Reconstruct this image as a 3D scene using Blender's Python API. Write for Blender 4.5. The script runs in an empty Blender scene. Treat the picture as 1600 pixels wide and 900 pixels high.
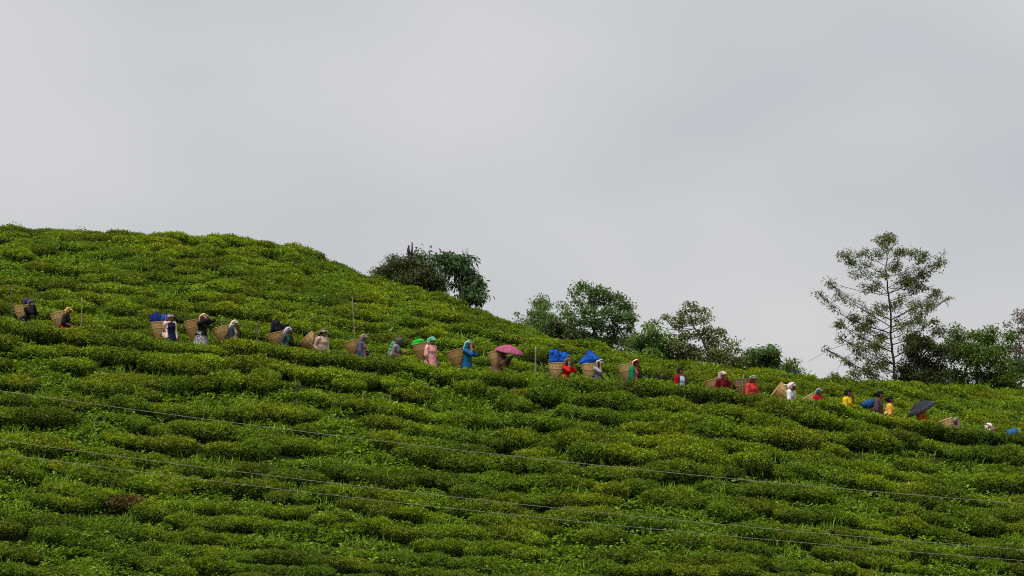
import bpy, bmesh, math, random
import numpy as np
from mathutils import Vector, Matrix

rng = np.random.default_rng(7)
random.seed(7)
scene = bpy.context.scene
COL = scene.collection
R = math.radians

# ------------------------------------------------------------------ camera
F = 1600 / 36.0 * 100.0          # focal length in photo pixels (100 mm lens)
PITCH = R(4.0)
CZ = 1.6
cam_d = bpy.data.cameras.new("camera")
cam_d.lens = 100
cam_d.sensor_width = 36
cam_d.clip_start = 0.5
cam_d.clip_end = 20000
cam = bpy.data.objects.new("camera", cam_d)
cam.location = (0, 0, CZ)
cam.rotation_euler = (R(90) + PITCH, 0, 0)
COL.objects.link(cam)
scene.camera = cam

# ------------------------------------------------------------------ overcast sky, soft high sun, exposure
SUN_EL, SUN_AZ = R(64), R(214)     # azimuth measured from +Y clockwise: high, from behind the camera's left
world = bpy.data.worlds.new("World")
scene.world = world
world.use_nodes = True
wn, wl = world.node_tree.nodes, world.node_tree.links
wn.clear()
wout = wn.new("ShaderNodeOutputWorld")
wbg = wn.new("ShaderNodeBackground")
wsky = wn.new("ShaderNodeTexSky")
wsky.sky_type = 'NISHITA'
wsky.sun_disc = False
wsky.sun_elevation = SUN_EL
wsky.sun_rotation = SUN_AZ
wsky.dust_density = 4.0
wtc = wn.new("ShaderNodeTexCoord")
wmap = wn.new("ShaderNodeMapping")
wmap.inputs['Scale'].default_value = (5.0, 5.0, 9.0)
wmap.inputs['Location'].default_value = (0.35, 0.1, 0.6)
wno = wn.new("ShaderNodeTexNoise")
wno.inputs['Scale'].default_value = 1.1
wno.inputs['Detail'].default_value = 2.5
wno.inputs['Roughness'].default_value = 0.5
wramp = wn.new("ShaderNodeValToRGB")
wramp.color_ramp.elements[0].position = 0.26
wramp.color_ramp.elements[0].color = (4.65, 4.80, 5.08, 1)     # thinner, blue-grey cloud
wramp.color_ramp.elements[1].position = 0.60
wramp.color_ramp.elements[1].color = (5.85, 5.84, 5.93, 1)   # even pale cloud
wmix = wn.new("ShaderNodeMixRGB")
wmix.inputs['Fac'].default_value = 0.95
wl.new(wtc.outputs['Generated'], wmap.inputs['Vector'])
wl.new(wmap.outputs['Vector'], wno.inputs['Vector'])
wl.new(wno.outputs['Fac'], wramp.inputs['Fac'])
wl.new(wsky.outputs['Color'], wmix.inputs['Color1'])
wl.new(wramp.outputs['Color'], wmix.inputs['Color2'])
wl.new(wmix.outputs['Color'], wbg.inputs['Color'])
wbg.inputs['Strength'].default_value = 0.05
wl.new(wbg.outputs['Background'], wout.inputs['Surface'])

sun_d = bpy.data.lights.new("sun", 'SUN')
sun_d.energy = 1.5
sun_d.angle = R(45)
sun_d.color = (1.0, 0.965, 0.90)
sun = bpy.data.objects.new("sun", sun_d)
sdir = Vector((math.sin(SUN_AZ) * math.cos(SUN_EL), math.cos(SUN_AZ) * math.cos(SUN_EL), math.sin(SUN_EL)))
sun.rotation_euler = sdir.to_track_quat('Z', 'Y').to_euler()
sun.location = (0, 60, 60)
COL.objects.link(sun)

vs = scene.view_settings
vs.view_transform = 'Standard'
vs.look = 'None'
vs.exposure = 1.2
vs.gamma = 1.0
vs.use_curve_mapping = False
scene.cycles.use_denoising = False
scene.cycles.filter_width = 1.05
scene.cycles.max_bounces = 8
scene.cycles.diffuse_bounces = 3
scene.cycles.glossy_bounces = 2
scene.cycles.transmission_bounces = 4

# ------------------------------------------------------------------ helpers
def at(u, v, Y):
    """world point seen at photo pixel (u, v) at depth Y"""
    dx, dz = (u - 800) / F, (450 - v) / F
    k = Y / (math.cos(PITCH) - dz * math.sin(PITCH))
    return Vector((dx * k, Y, CZ + k * (math.sin(PITCH) + dz * math.cos(PITCH))))

def z_of(v, Y):
    dz = (450 - v) / F
    return CZ + Y * (math.sin(PITCH) + dz * math.cos(PITCH)) / (math.cos(PITCH) - dz * math.sin(PITCH))

def u_of(X, Y):
    return 800 + F * X / Y

def tag(o, label=None, cat=None, group=None, kind=None):
    if label: o["label"] = label
    if cat: o["category"] = cat
    if group: o["group"] = group
    if kind: o["kind"] = kind
    return o

def empty(name, loc=(0, 0, 0), rz=0.0):
    o = bpy.data.objects.new(name, None)
    o.location = loc
    o.rotation_euler = (0, 0, rz)
    o.empty_display_size = 0.1
    COL.objects.link(o)
    return o

def link_mesh(name, me, parent=None, mat=None):
    if mat is not None and not len(me.materials):
        me.materials.append(mat)
    o = bpy.data.objects.new(name, me)
    COL.objects.link(o)
    if parent is not None:
        o.parent = parent
    return o

def np_mesh(name, verts, quads=None, tris=None, fcol=None, smooth=False, mat_idx=None):
    verts = np.asarray(verts, dtype=np.float32).reshape(-1, 3)
    lt, ls = [], []
    nq = 0 if quads is None else len(quads)
    nt = 0 if tris is None else len(tris)
    me = bpy.data.meshes.new(name)
    me.vertices.add(len(verts))
    me.vertices.foreach_set("co", verts.ravel())
    loops = []
    if nq: loops.append(np.asarray(quads, dtype=np.int32).ravel())
    if nt: loops.append(np.asarray(tris, dtype=np.int32).ravel())
    loops = np.concatenate(loops)
    starts = np.concatenate([np.arange(nq) * 4, nq * 4 + np.arange(nt) * 3]).astype(np.int32)
    me.loops.add(len(loops))
    me.loops.foreach_set("vertex_index", loops)
    me.polygons.add(nq + nt)
    me.polygons.foreach_set("loop_start", starts)
    if smooth:
        me.polygons.foreach_set("use_smooth", np.ones(nq + nt, dtype=bool))
    if mat_idx is not None:
        me.polygons.foreach_set("material_index", np.asarray(mat_idx, dtype=np.int32))
    if fcol is not None:
        a = me.attributes.new("leaf", 'FLOAT_COLOR', 'FACE')
        c = np.ones((nq + nt, 4), dtype=np.float32)
        c[:, :fcol.shape[1]] = fcol
        a.data.foreach_set("color", c.ravel())
    me.update(calc_edges=True)
    return me

def unit(a):
    return a / np.maximum(np.linalg.norm(a, axis=-1, keepdims=True), 1e-9)

def leaf_quads(c, d, n, L, W, cup=0.15):
    """diamond leaves: base c, direction d, normal n, length L, width W -> verts, quads"""
    d = unit(d)
    s = unit(np.cross(d, n))
    nn = np.cross(s, d)
    L = L[:, None]; W = W[:, None]
    v = np.empty((len(c), 4, 3))
    v[:, 0] = c
    v[:, 1] = c + d * L * 0.45 + s * W * 0.5 + nn * W * cup
    v[:, 2] = c + d * L - nn * L * 0.12
    v[:, 3] = c + d * L * 0.45 - s * W * 0.5 + nn * W * cup
    q = np.arange(len(c) * 4).reshape(-1, 4)
    return v.reshape(-1, 3), q

class MB:
    """collects pieces of one mesh"""
    def __init__(self):
        self.v, self.q, self.t, self.n, self.cq, self.ct, self.mq, self.mt = [], [], [], 0, [], [], [], []
    def add(self, v, q=None, t=None, col=None, mat=0):
        v = np.asarray(v, dtype=float).reshape(-1, 3)
        if q is not None and len(q):
            self.q.append(np.asarray(q) + self.n)
            self.cq.append(np.zeros((len(q), 3)) if col is None else np.broadcast_to(col, (len(q), 3)))
            self.mq.append(np.full(len(q), mat))
        if t is not None and len(t):
            self.t.append(np.asarray(t) + self.n)
            self.ct.append(np.zeros((len(t), 3)) if col is None else np.broadcast_to(col, (len(t), 3)))
            self.mt.append(np.full(len(t), mat))
        self.v.append(v); self.n += len(v)
    def tube(self, pts, rad, seg=6, mat=0, cap=True, col=None):
        pts = np.asarray(pts, dtype=float); m = len(pts)
        rad = np.broadcast_to(np.asarray(rad, dtype=float), (m,))
        tan = unit(np.gradient(pts, axis=0))
        ref = np.array([0, 0, 1.0]) if abs(tan[0][2]) < 0.9 else np.array([1.0, 0, 0])
        vs_ = []
        for i in range(m):
            a = np.cross(tan[i], ref); a /= np.linalg.norm(a) + 1e-9
            b = np.cross(tan[i], a); ref = np.cross(a, tan[i])
            th = np.arange(seg) * 2 * np.pi / seg
            vs_.append(pts[i] + rad[i] * (np.cos(th)[:, None] * a + np.sin(th)[:, None] * b))
        v = np.concatenate(vs_)
        q = [[i * seg + j, i * seg + (j + 1) % seg, (i + 1) * seg + (j + 1) % seg, (i + 1) * seg + j] for i in range(m - 1) for j in range(seg)]
        t = []
        if cap:
            v = np.concatenate([v, pts[:1], pts[-1:]])
            k = m * seg
            t = [[(j + 1) % seg, j, k] for j in range(seg)] + [[(m - 1) * seg + j, (m - 1) * seg + (j + 1) % seg, k + 1] for j in range(seg)]
        self.add(v, q, t, col, mat)
    def lathe(self, prof, seg=16, mat=0, center=(0, 0, 0), rot=None, closed_ends=False):
        prof = np.asarray(prof, dtype=float); m = len(prof)
        th = np.arange(seg) * 2 * np.pi / seg
        v = np.stack([prof[:, 0:1] * np.cos(th), prof[:, 0:1] * np.sin(th), np.repeat(prof[:, 1:2], seg, 1)], -1).reshape(-1, 3)
        if rot is not None: v = v @ np.asarray(rot).T
        v = v + np.asarray(center)
        q = [[i * seg + j, i * seg + (j + 1) % seg, (i + 1) * seg + (j + 1) % seg, (i + 1) * seg + j] for i in range(m - 1) for j in range(seg)]
        self.add(v, q, None, None, mat)
    def ellipsoid(self, c, r, rot=None, seg=12, rings=8, mat=0):
        th = np.arange(seg) * 2 * np.pi / seg
        ph = np.linspace(-np.pi / 2, np.pi / 2, rings + 1)
        v = np.stack([np.cos(ph)[:, None] * np.cos(th), np.cos(ph)[:, None] * np.sin(th), np.repeat(np.sin(ph)[:, None], seg, 1)], -1)
        v = v[1:-1].reshape(-1, 3)
        v = np.concatenate([v, [[0, 0, -1], [0, 0, 1]]]) * np.asarray(r, dtype=float)
        if rot is not None: v = v @ np.asarray(rot).T
        v = v + np.asarray(c, dtype=float)
        m = rings - 1
        q = [[i * seg + j, i * seg + (j + 1) % seg, (i + 1) * seg + (j + 1) % seg, (i + 1) * seg + j] for i in range(m - 1) for j in range(seg)]
        k = m * seg
        t = [[(j + 1) % seg, j, k] for j in range(seg)] + [[(m - 1) * seg + j, (m - 1) * seg + (j + 1) % seg, k + 1] for j in range(seg)]
        self.add(v, q, t, None, mat)
    def capsule(self, p0, r0, p1, r1, seg=10, mat=0):
        p0, p1 = np.asarray(p0, float), np.asarray(p1, float)
        d = p1 - p0; L = np.linalg.norm(d) + 1e-6; d = d / L
        a = [(-0.97, 0.24), (-0.7, 0.71), (0.0, 1.0)]
        pts = [p0 + d * r0 * x for x, _ in a] + [p1 + d * r1 * -x for x, _ in reversed(a)]
        rad = [r0 * y for _, y in a] + [r1 * y for _, y in reversed(a)]
        self.tube(pts, rad, seg, mat)
    def mesh(self, name, mats, smooth=False, color=False):
        q = np.concatenate(self.q) if self.q else None
        t = np.concatenate(self.t) if self.t else None
        fc = np.concatenate(self.cq + self.ct) if color else None
        mi = np.concatenate(self.mq + self.mt)
        me = np_mesh(name, np.concatenate(self.v), q, t, fc, smooth, mi)
        for m in (mats if isinstance(mats, (list, tuple)) else [mats]): me.materials.append(m)
        return me
    def build(self, name, mats, parent=None, smooth=False, color=False):
        return link_mesh(name, self.mesh(name, mats, smooth, color), parent)

def lattice(seed):
    return np.random.default_rng(seed).random((64, 64))
_LAT = [lattice(100 + i) for i in range(6)]
def vnoise(x, y, k=0):
    x = np.asarray(x, float); y = np.asarray(y, float)
    xi, yi = np.floor(x).astype(int), np.floor(y).astype(int)
    fx, fy = x - xi, y - yi
    fx, fy = fx * fx * (3 - 2 * fx), fy * fy * (3 - 2 * fy)
    g = _LAT[k % 6]
    a, b = g[xi % 64, yi % 64], g[(xi + 1) % 64, yi % 64]
    c, d = g[xi % 64, (yi + 1) % 64], g[(xi + 1) % 64, (yi + 1) % 64]
    return (a * (1 - fx) + b * fx) * (1 - fy) + (c * (1 - fx) + d * fx) * fy
def fbm(x, y, k=0):
    return (vnoise(x, y, k) + 0.5 * vnoise(2.1 * x + 7, 2.1 * y + 3, k + 1) + 0.25 * vnoise(4.3 * x + 1, 4.3 * y + 9, k + 2)) / 1.75

# ------------------------------------------------------------------ materials
def nodes_of(m):
    m.use_nodes = True
    m.node_tree.nodes.clear()
    return m.node_tree.nodes, m.node_tree.links

MATS = {}
def leaf_mat(name, old, young, brown=(0.06, 0.035, 0.012), trans=0.35, patch=0.8, brown_amt=0.3, rough=0.5, spec=0.25, flush=False):
    """leaf attribute: r random value, g young shoot, b brown"""
    m = bpy.data.materials.new(name)
    n, l = nodes_of(m)
    out = n.new("ShaderNodeOutputMaterial")
    at_ = n.new("ShaderNodeAttribute"); at_.attribute_name = "leaf"
    sep = n.new("ShaderNodeSeparateColor")
    l.new(at_.outputs['Color'], sep.inputs['Color'])
    m1 = n.new("ShaderNodeMixRGB")
    m1.inputs['Color1'].default_value = (*old, 1); m1.inputs['Color2'].default_value = (*young, 1)
    if flush:      # patches of the garden that have newly flushed, and others plucked bare
        ge = n.new("ShaderNodeNewGeometry")
        fn = n.new("ShaderNodeTexNoise"); fn.inputs['Scale'].default_value = 0.33; fn.inputs['Detail'].default_value = 3
        l.new(ge.outputs['Position'], fn.inputs['Vector'])
        fr = n.new("ShaderNodeMapRange"); fr.inputs['From Min'].default_value = 0.36; fr.inputs['From Max'].default_value = 0.64
        fr.inputs['To Min'].default_value = 0.40; fr.inputs['To Max'].default_value = 1.30
        sp = n.new("ShaderNodeSeparateXYZ"); l.new(ge.outputs['Position'], sp.inputs[0])
        hz = n.new("ShaderNodeMapRange")     # the lower garden was plucked last: fewer young shoots there
        hz.inputs['From Min'].default_value = 0.5; hz.inputs['From Max'].default_value = 5.5; hz.inputs['To Min'].default_value = -0.05; hz.inputs['To Max'].default_value = 0.04
        l.new(sp.outputs['Z'], hz.inputs['Value'])
        ad = n.new("ShaderNodeMath"); ad.operation = 'ADD'; l.new(fn.outputs['Fac'], ad.inputs[0]); l.new(hz.outputs['Result'], ad.inputs[1])
        l.new(ad.outputs[0], fr.inputs['Value'])
        fm = n.new("ShaderNodeMath"); fm.operation = 'MULTIPLY'; fm.use_clamp = True
        l.new(sep.outputs['Green'], fm.inputs[0]); l.new(fr.outputs['Result'], fm.inputs[1]); l.new(fm.outputs[0], m1.inputs['Fac'])
    else:
        l.new(sep.outputs['Green'], m1.inputs['Fac'])
    oi = n.new("ShaderNodeObjectInfo")
    # each plant has its own cast: some more yellow, some more brown
    pr = n.new("ShaderNodeValToRGB")
    e = pr.color_ramp.elements
    e[0].position = 0; e[0].color = (0.74, 0.62, 0.6, 1)
    e[1].position = 1; e[1].color = (1.26, 1.0, 0.7, 1)
    e2 = e.new(0.35); e2.color = (0.9, 1.0, 0.9, 1)
    e3 = e.new(0.7); e3.color = (1.08, 1.12, 0.9, 1)
    l.new(oi.outputs['Random'], pr.inputs['Fac'])
    m2 = n.new("ShaderNodeMixRGB"); m2.blend_type = 'MULTIPLY'; m2.inputs['Fac'].default_value = patch
    l.new(m1.outputs['Color'], m2.inputs['Color1']); l.new(pr.outputs['Color'], m2.inputs['Color2'])
    m3 = n.new("ShaderNodeMixRGB"); m3.inputs['Color2'].default_value = (*brown, 1)
    mm = n.new("ShaderNodeMath"); mm.operation = 'MULTIPLY'; mm.inputs[1].default_value = brown_amt
    l.new(sep.outputs['Blue'], mm.inputs[0]); l.new(mm.outputs[0], m3.inputs['Fac'])
    l.new(m2.outputs['Color'], m3.inputs['Color1'])
    # leaf to leaf brightness
    hv = n.new("ShaderNodeHueSaturation")
    mr = n.new("ShaderNodeMapRange"); mr.inputs['To Min'].default_value = 0.65; mr.inputs['To Max'].default_value = 1.32
    l.new(sep.outputs['Red'], mr.inputs['Value']); l.new(mr.outputs['Result'], hv.inputs['Value'])
    l.new(m3.outputs['Color'], hv.inputs['Color'])
    pb = n.new("ShaderNodeBsdfPrincipled")
    pb.inputs['Roughness'].default_value = rough
    pb.inputs['Specular IOR Level'].default_value = spec
    l.new(hv.outputs['Color'], pb.inputs['Base Color'])
    tr = n.new("ShaderNodeBsdfTranslucent")
    l.new(hv.outputs['Color'], tr.inputs['Color'])
    mx = n.new("ShaderNodeMixShader"); mx.inputs['Fac'].default_value = trans
    l.new(pb.outputs[0], mx.inputs[1]); l.new(tr.outputs[0], mx.inputs[2])
    l.new(mx.outputs[0], out.inputs['Surface'])
    MATS[name] = m
    return m

def plain_mat(name, col, rough=0.8, var=0.25, scale=8.0, col2=None, bump=0.0, bscale=40.0, spec=0.2, stretch=(1, 1, 1)):
    m = bpy.data.materials.new(name)
    n, l = nodes_of(m)
    out = n.new("ShaderNodeOutputMaterial")
    pb = n.new("ShaderNodeBsdfPrincipled")
    pb.inputs['Roughness'].default_value = rough
    pb.inputs['Specular IOR Level'].default_value = spec
    tc = n.new("ShaderNodeTexCoord")
    mp = n.new("ShaderNodeMapping"); mp.inputs['Scale'].default_value = stretch
    l.new(tc.outputs['Object'], mp.inputs['Vector'])
    no = n.new("ShaderNodeTexNoise"); no.inputs['Scale'].default_value = scale; no.inputs['Detail'].default_value = 5
    l.new(mp.outputs['Vector'], no.inputs['Vector'])
    rp = n.new("ShaderNodeValToRGB")
    rp.color_ramp.elements[0].position = 0.3; rp.color_ramp.elements[1].position = 0.7
    c2 = col2 or tuple(min(1, c * (1 + var)) for c in col)
    c1 = col if col2 else tuple(c * (1 - var) for c in col)
    rp.color_ramp.elements[0].color = (*c1, 1); rp.color_ramp.elements[1].color = (*c2, 1)
    l.new(no.outputs['Fac'], rp.inputs['Fac']); l.new(rp.outputs['Color'], pb.inputs['Base Color'])
    if bump:
        nb = n.new("ShaderNodeTexNoise"); nb.inputs['Scale'].default_value = bscale; nb.inputs['Detail'].default_value = 3
        l.new(mp.outputs['Vector'], nb.inputs['Vector'])
        bp = n.new("ShaderNodeBump"); bp.inputs['Strength'].default_value = bump; bp.inputs['Distance'].default_value = 0.02
        l.new(nb.outputs['Fac'], bp.inputs['Height']); l.new(bp.outputs['Normal'], pb.inputs['Normal'])
    l.new(pb.outputs[0], out.inputs['Surface'])
    MATS[name] = m
    return m

M_TEA = leaf_mat("tea_leaf", (0.070, 0.135, 0.008), (0.350, 0.470, 0.010), brown=(0.14, 0.085, 0.018), trans=0.32, brown_amt=0.5, rough=0.5, spec=0.2, flush=True)
M_TEARED = leaf_mat("tea_leaf_reddish", (0.080, 0.075, 0.012), (0.22, 0.125, 0.020), trans=0.2, brown_amt=0.5)
M_WEED = leaf_mat("weed_leaf", (0.085, 0.180, 0.008), (0.24, 0.36, 0.010), trans=0.35, patch=0.0, brown_amt=0.2)
M_CORE = plain_mat("tea_twigs", (0.016, 0.017, 0.008), col2=(0.035, 0.032, 0.016), scale=30, rough=0.95, spec=0.0)
M_SOIL = plain_mat("hill_soil", (0.022, 0.024, 0.008), col2=(0.030, 0.048, 0.010), scale=3.0, rough=1.0, bump=1.0, bscale=14, spec=0.0)
M_BARK = plain_mat("bark", (0.075, 0.062, 0.048), col2=(0.16, 0.14, 0.115), scale=9, rough=0.9, bump=0.6, bscale=30, stretch=(1, 1, 0.25))
M_DARKBARK = plain_mat("dark_bark", (0.022, 0.018, 0.015), col2=(0.05, 0.042, 0.035), scale=9, rough=0.95, bump=0.6, bscale=30, stretch=(1, 1, 0.25))
# ------------------------------------------------------------------ the hillside
YP = 85.0
_SK = np.array([(-700, 352), (0, 352), (100, 354), (200, 361), (300, 366), (400, 375), (478, 384), (494, 397), (520, 407), (580, 432), (640, 452), (700, 470), (760, 487), (800, 502),
                (850, 519), (900, 534), (950, 547), (1000, 556), (1060, 565), (1150, 576), (1200, 582), (1300, 592), (1400, 597), (1500, 600), (1600, 602), (2300, 606)], float)
_VF = np.array([(-700, 480), (0, 541), (300, 567), (600, 599), (800, 617), (900, 634), (1000, 640), (1130, 657), (1240, 674), (1400, 697), (1500, 728), (1600, 745), (2300, 820)], float)
_VL = np.array([(-700, 470), (0, 530), (264, 561), (450, 572), (569, 585), (674, 600), (731, 606), (888, 622), (1000, 629), (1062, 631), (1177, 643), (1280, 661), (1389, 682), (1493, 699), (1600, 708), (2300, 770)], float)
BUSH_PX = 20
def sky_v(u): return np.interp(u, _SK[:, 0], _SK[:, 1]) + BUSH_PX
def feet_v(u): return np.interp(u, _VF[:, 0], _VF[:, 1])
def lip_v(u): return np.interp(u, _VL[:, 0], _VL[:, 1]) - 11 + np.interp(u, [1000, 1130, 1240, 1324, 1500, 1560], [0, -2, -2, -4, -3, 0])
def sm_u(f, u, w=14):
    return (f(u - w) + 2 * f(u) + f(u + w)) / 4
def ridge_y(u):
    dv = (sm_u(feet_v, u) - 15) - sm_u(sky_v, u)
    return YP + 0.8 + dv / np.interp(u, [0, 700, 1100, 1600], [14, 14, 10, 8.5])

def ground(X, Y):
    X = np.asarray(X, float); Y = np.asarray(Y, float)
    Ys = np.maximum(Y, 50.0)
    u = np.clip(u_of(X, Ys), -700, 2300)
    vl, vf, vk = sm_u(lip_v, u), sm_u(feet_v, u), sm_u(sky_v, u)
    yr = ridge_y(u)
    k = np.interp(u, [0, 800, 1600], [25.5, 24, 21])
    dy = np.maximum(YP - 0.75 - Y, 0)
    low = vl + k * dy + 0.18 * dy * dy
    t = np.clip((Y - YP - 0.8) / (yr - YP - 0.8), 0, 1)
    v0 = vf - 15
    up = v0 + (vk - v0) * (1.45 * t - 0.45 * t * t)
    back = vk + 2.2 * np.maximum(Y - yr, 0) ** 1.6
    # profile in steps: slope, lip, sunken footpath, upper slope, ridge, far side
    a = np.clip((Y - (YP - 0.75)) / 0.3, 0, 1); a = a * a * (3 - 2 * a)
    b = np.clip((Y - (YP + 0.35)) / 0.45, 0, 1); b = b * b * (3 - 2 * b)
    v = low * (1 - a) + vf * a
    v = np.where(Y > YP + 0.3, vf * (1 - b) + up * b, v)
    v = np.where(Y > yr, back, v)
    z = z_of(v, Ys)
    z = z + np.where(Y > YP, 0.07, 0.16) * (fbm(X * 0.22 + 50, Y * 0.3, 2) - 0.5) * np.clip(np.abs(Y - YP) - 0.8, 0, 1)
    # valley between camera and hill, and the land far behind
    zl = -9.0 + 9.0 * np.exp(-(Y / 16.0) ** 2)
    f = np.clip((Y - 56) / 10.0, 0, 1); f = f * f * (3 - 2 * f)
    z = zl * (1 - f) + np.maximum(z, zl - 2) * f
    zf = -14.0 + 10 * fbm(X * 0.004 + 9, Y * 0.004 + 4, 3)
    g = np.clip((Y - 106) / 40.0, 0, 1); g = g * g * (3 - 2 * g)
    z = np.maximum(z, -16)
    z = z * (1 - g) + zf * g
    # toward far left / right ease to gentle land
    h = np.clip((np.abs(X) - 32) / 120.0, 0, 1); h = h * h * (3 - 2 * h)
    return z * (1 - h) + zf * h

def axis(lo, hi, fine, outer):
    a = np.arange(lo, hi + 1e-6, fine)
    n = 26
    g = np.geomspace(fine * 2, outer, n)
    return np.concatenate([(lo - g)[::-1], a, hi + g])
xs = axis(-30, 30, 0.3, 6000)
ys = np.concatenate([-np.geomspace(2, 4000, 14)[::-1], np.arange(0, 60, 2.0), np.arange(60, 83.6, 0.3), np.arange(83.6, 86.6, 0.1), np.arange(86.6, 116, 0.3), 116 + np.geomspace(0.5, 8000, 28)])
GX, GY = np.meshgrid(xs, ys)
GZ = ground(GX, GY)
nx, ny = len(xs), len(ys)
idx = np.arange(nx * ny).reshape(ny, nx)
quads = np.stack([idx[:-1, :-1], idx[:-1, 1:], idx[1:, 1:], idx[1:, :-1]], -1).reshape(-1, 4)
me = np_mesh("hillside", np.stack([GX, GY, GZ], -1), quads, smooth=True)
hill = link_mesh("hillside", me, None, M_SOIL)
tag(hill, "green hillside under the tea bushes", kind="structure")

def gslope(X, Y):
    return (ground(X, Y + 0.6) - ground(X, Y - 0.6)) / 1.2, (ground(X + 0.6, Y) - ground(X - 0.6, Y)) / 1.2

# ------------------------------------------------------------------ tea bushes
def tea_mesh(seed, nleaf=4600, mat=M_TEA, lx=0.80, ly=0.60, h=0.62, name="tea_bush"):
    r = np.random.default_rng(seed)
    # profile: narrow at the base, wide flat clipped table on top, lumpy edge
    ph = r.random(8) * 6.28
    def edge(th):
        return 1 + 0.10 * np.sin(2 * th + ph[0]) + 0.09 * np.sin(3 * th + ph[1]) + 0.07 * np.sin(5 * th + ph[2]) + 0.05 * np.sin(8 * th + ph[3])
    def top(x, y):
        return h * (1 + 0.10 * np.sin(3.1 * x + ph[4]) * np.cos(3.7 * y + ph[5]) + 0.07 * np.sin(7 * x + ph[6]) * np.sin(6.3 * y + ph[7]))
    ntop = int(nleaf * 0.55)
    nside = nleaf - ntop
    th = r.random(ntop) * 2 * np.pi
    rr = np.sqrt(r.random(ntop)) * 1.0
    e = edge(th)
    x, y = rr * e * lx * np.cos(th), rr * e * ly * np.sin(th)
    z = top(x, y) * (1 - 0.20 * rr ** 5)
    nrm = np.stack([0.8 * rr ** 5 * np.cos(th), 0.8 * rr ** 5 * np.sin(th), np.ones(ntop)], -1)
    th2 = r.random(nside) * 2 * np.pi
    s = r.random(nside) ** 0.8
    e2 = edge(th2)
    prof = 0.62 + 0.46 * np.sin(np.clip(s * 1.15, 0, 1.2) * np.pi / 2 * 1.05) - 0.10 * (s > 0.92)
    x2, y2 = prof * e2 * lx * np.cos(th2), prof * e2 * ly * np.sin(th2)
    z2 = 0.03 + s * h * 0.80
    n2 = np.stack([np.cos(th2), np.sin(th2), 0.15 + 0.5 * s], -1)
    C = np.concatenate([np.stack([x, y, z], -1), np.stack([x2, y2, z2], -1)])
    N = unit(np.concatenate([nrm, n2]))
    top_k = np.concatenate([np.ones(ntop), np.zeros(nside) + (s > 0.8) * 0.5])
    n = len(C)
    bumps = 0.038 * np.sin(17 * C[:, 0] + ph[3]) * np.sin(19 * C[:, 1] + ph[4]) + 0.03 * np.sin(31 * C[:, 0] + 23 * C[:, 2] + ph[5]) * np.sin(29 * C[:, 1] + ph[6])
    C = C + N * (bumps - np.abs(r.normal(0, 0.036, n)))[:, None] + r.normal(0, 0.014, (n, 3))
    # tiny sprigs that stand above the table
    spr = (top_k > 0.9) & (r.random(n) < 0.10)
    C[spr] += N[spr] * (r.random(spr.sum()) * 0.06)[:, None]
    D = unit(r.normal(0, 1, (n, 3)) + N * 0.5 + np.array([0, 0, 0.15]))
    LN = unit(N + np.array([0, 0, 0.3]) + r.normal(0, 0.5, (n, 3)))
    L = r.uniform(0.038, 0.070, n); W = L * r.uniform(0.42, 0.6, n)
    v, q = leaf_quads(C, D, LN, L, W)
    young = np.clip(top_k * r.beta(1.5, 1.7, n) + 0.12 * r.random(n), 0, 1)
    cl = 0.5 + 0.5 * np.sin(5 * C[:, 0] + ph[1]) * np.sin(6 * C[:, 1] + ph[2] + 3 * C[:, 2])
    young = young * (0.55 + 0.6 * cl)
    brown = (r.random(n) < 0.28) * r.random(n) * (0.4 + 0.9 * (1 - cl))
    col = np.stack([r.random(n), np.clip(young, 0, 1), np.clip(brown, 0, 1)], -1)
    mb = MB()
    mb.add(v, q, None, col, 0)
    # woody interior: lumpy closed core under the leaf skin
    seg, rings = 14, 5
    cv = []
    for i, zz in enumerate(np.linspace(-0.12, 0.76, rings)):
        for j in range(seg):
            t_ = j * 2 * np.pi / seg
            pr = (0.58 + 0.36 * np.sin(min(max(zz, 0) * 1.2, 1.1) * np.pi / 2)) * edge(t_) * (0.70 if i == rings - 1 else 0.84)
            cv.append((pr * lx * math.cos(t_), pr * ly * math.sin(t_), zz * h))
    cv.append((0, 0, 0.80 * h))
    cq = [[i * seg + j, i * seg + (j + 1) % seg, (i + 1) * seg + (j + 1) % seg, (i + 1) * seg + j] for i in range(rings - 1) for j in range(seg)]
    ct = [[(rings - 1) * seg + j, (rings - 1) * seg + (j + 1) % seg, rings * seg] for j in range(seg)]
    mb.add(cv, cq, ct, None, 1)
    return mb.mesh(name, [mat, M_CORE], color=True)

NPROTO = 12
TEA = [tea_mesh(300 + i, lx=0.42 + 0.20 * ((i * 7) % 5) / 4, ly=0.30 + 0.07 * ((i * 3) % 4) / 3, h=0.34 + 0.10 * ((i * 5) % 4) / 3) for i in range(NPROTO)]

def weed_mask(X, Y):
    return fbm(X * 0.62 + 11, Y * 0.85 + 5, 4) + 0.05 * np.clip((74.5 - np.asarray(Y)) / 3, 0, 1) * (np.asarray(X) < 1)

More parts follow.
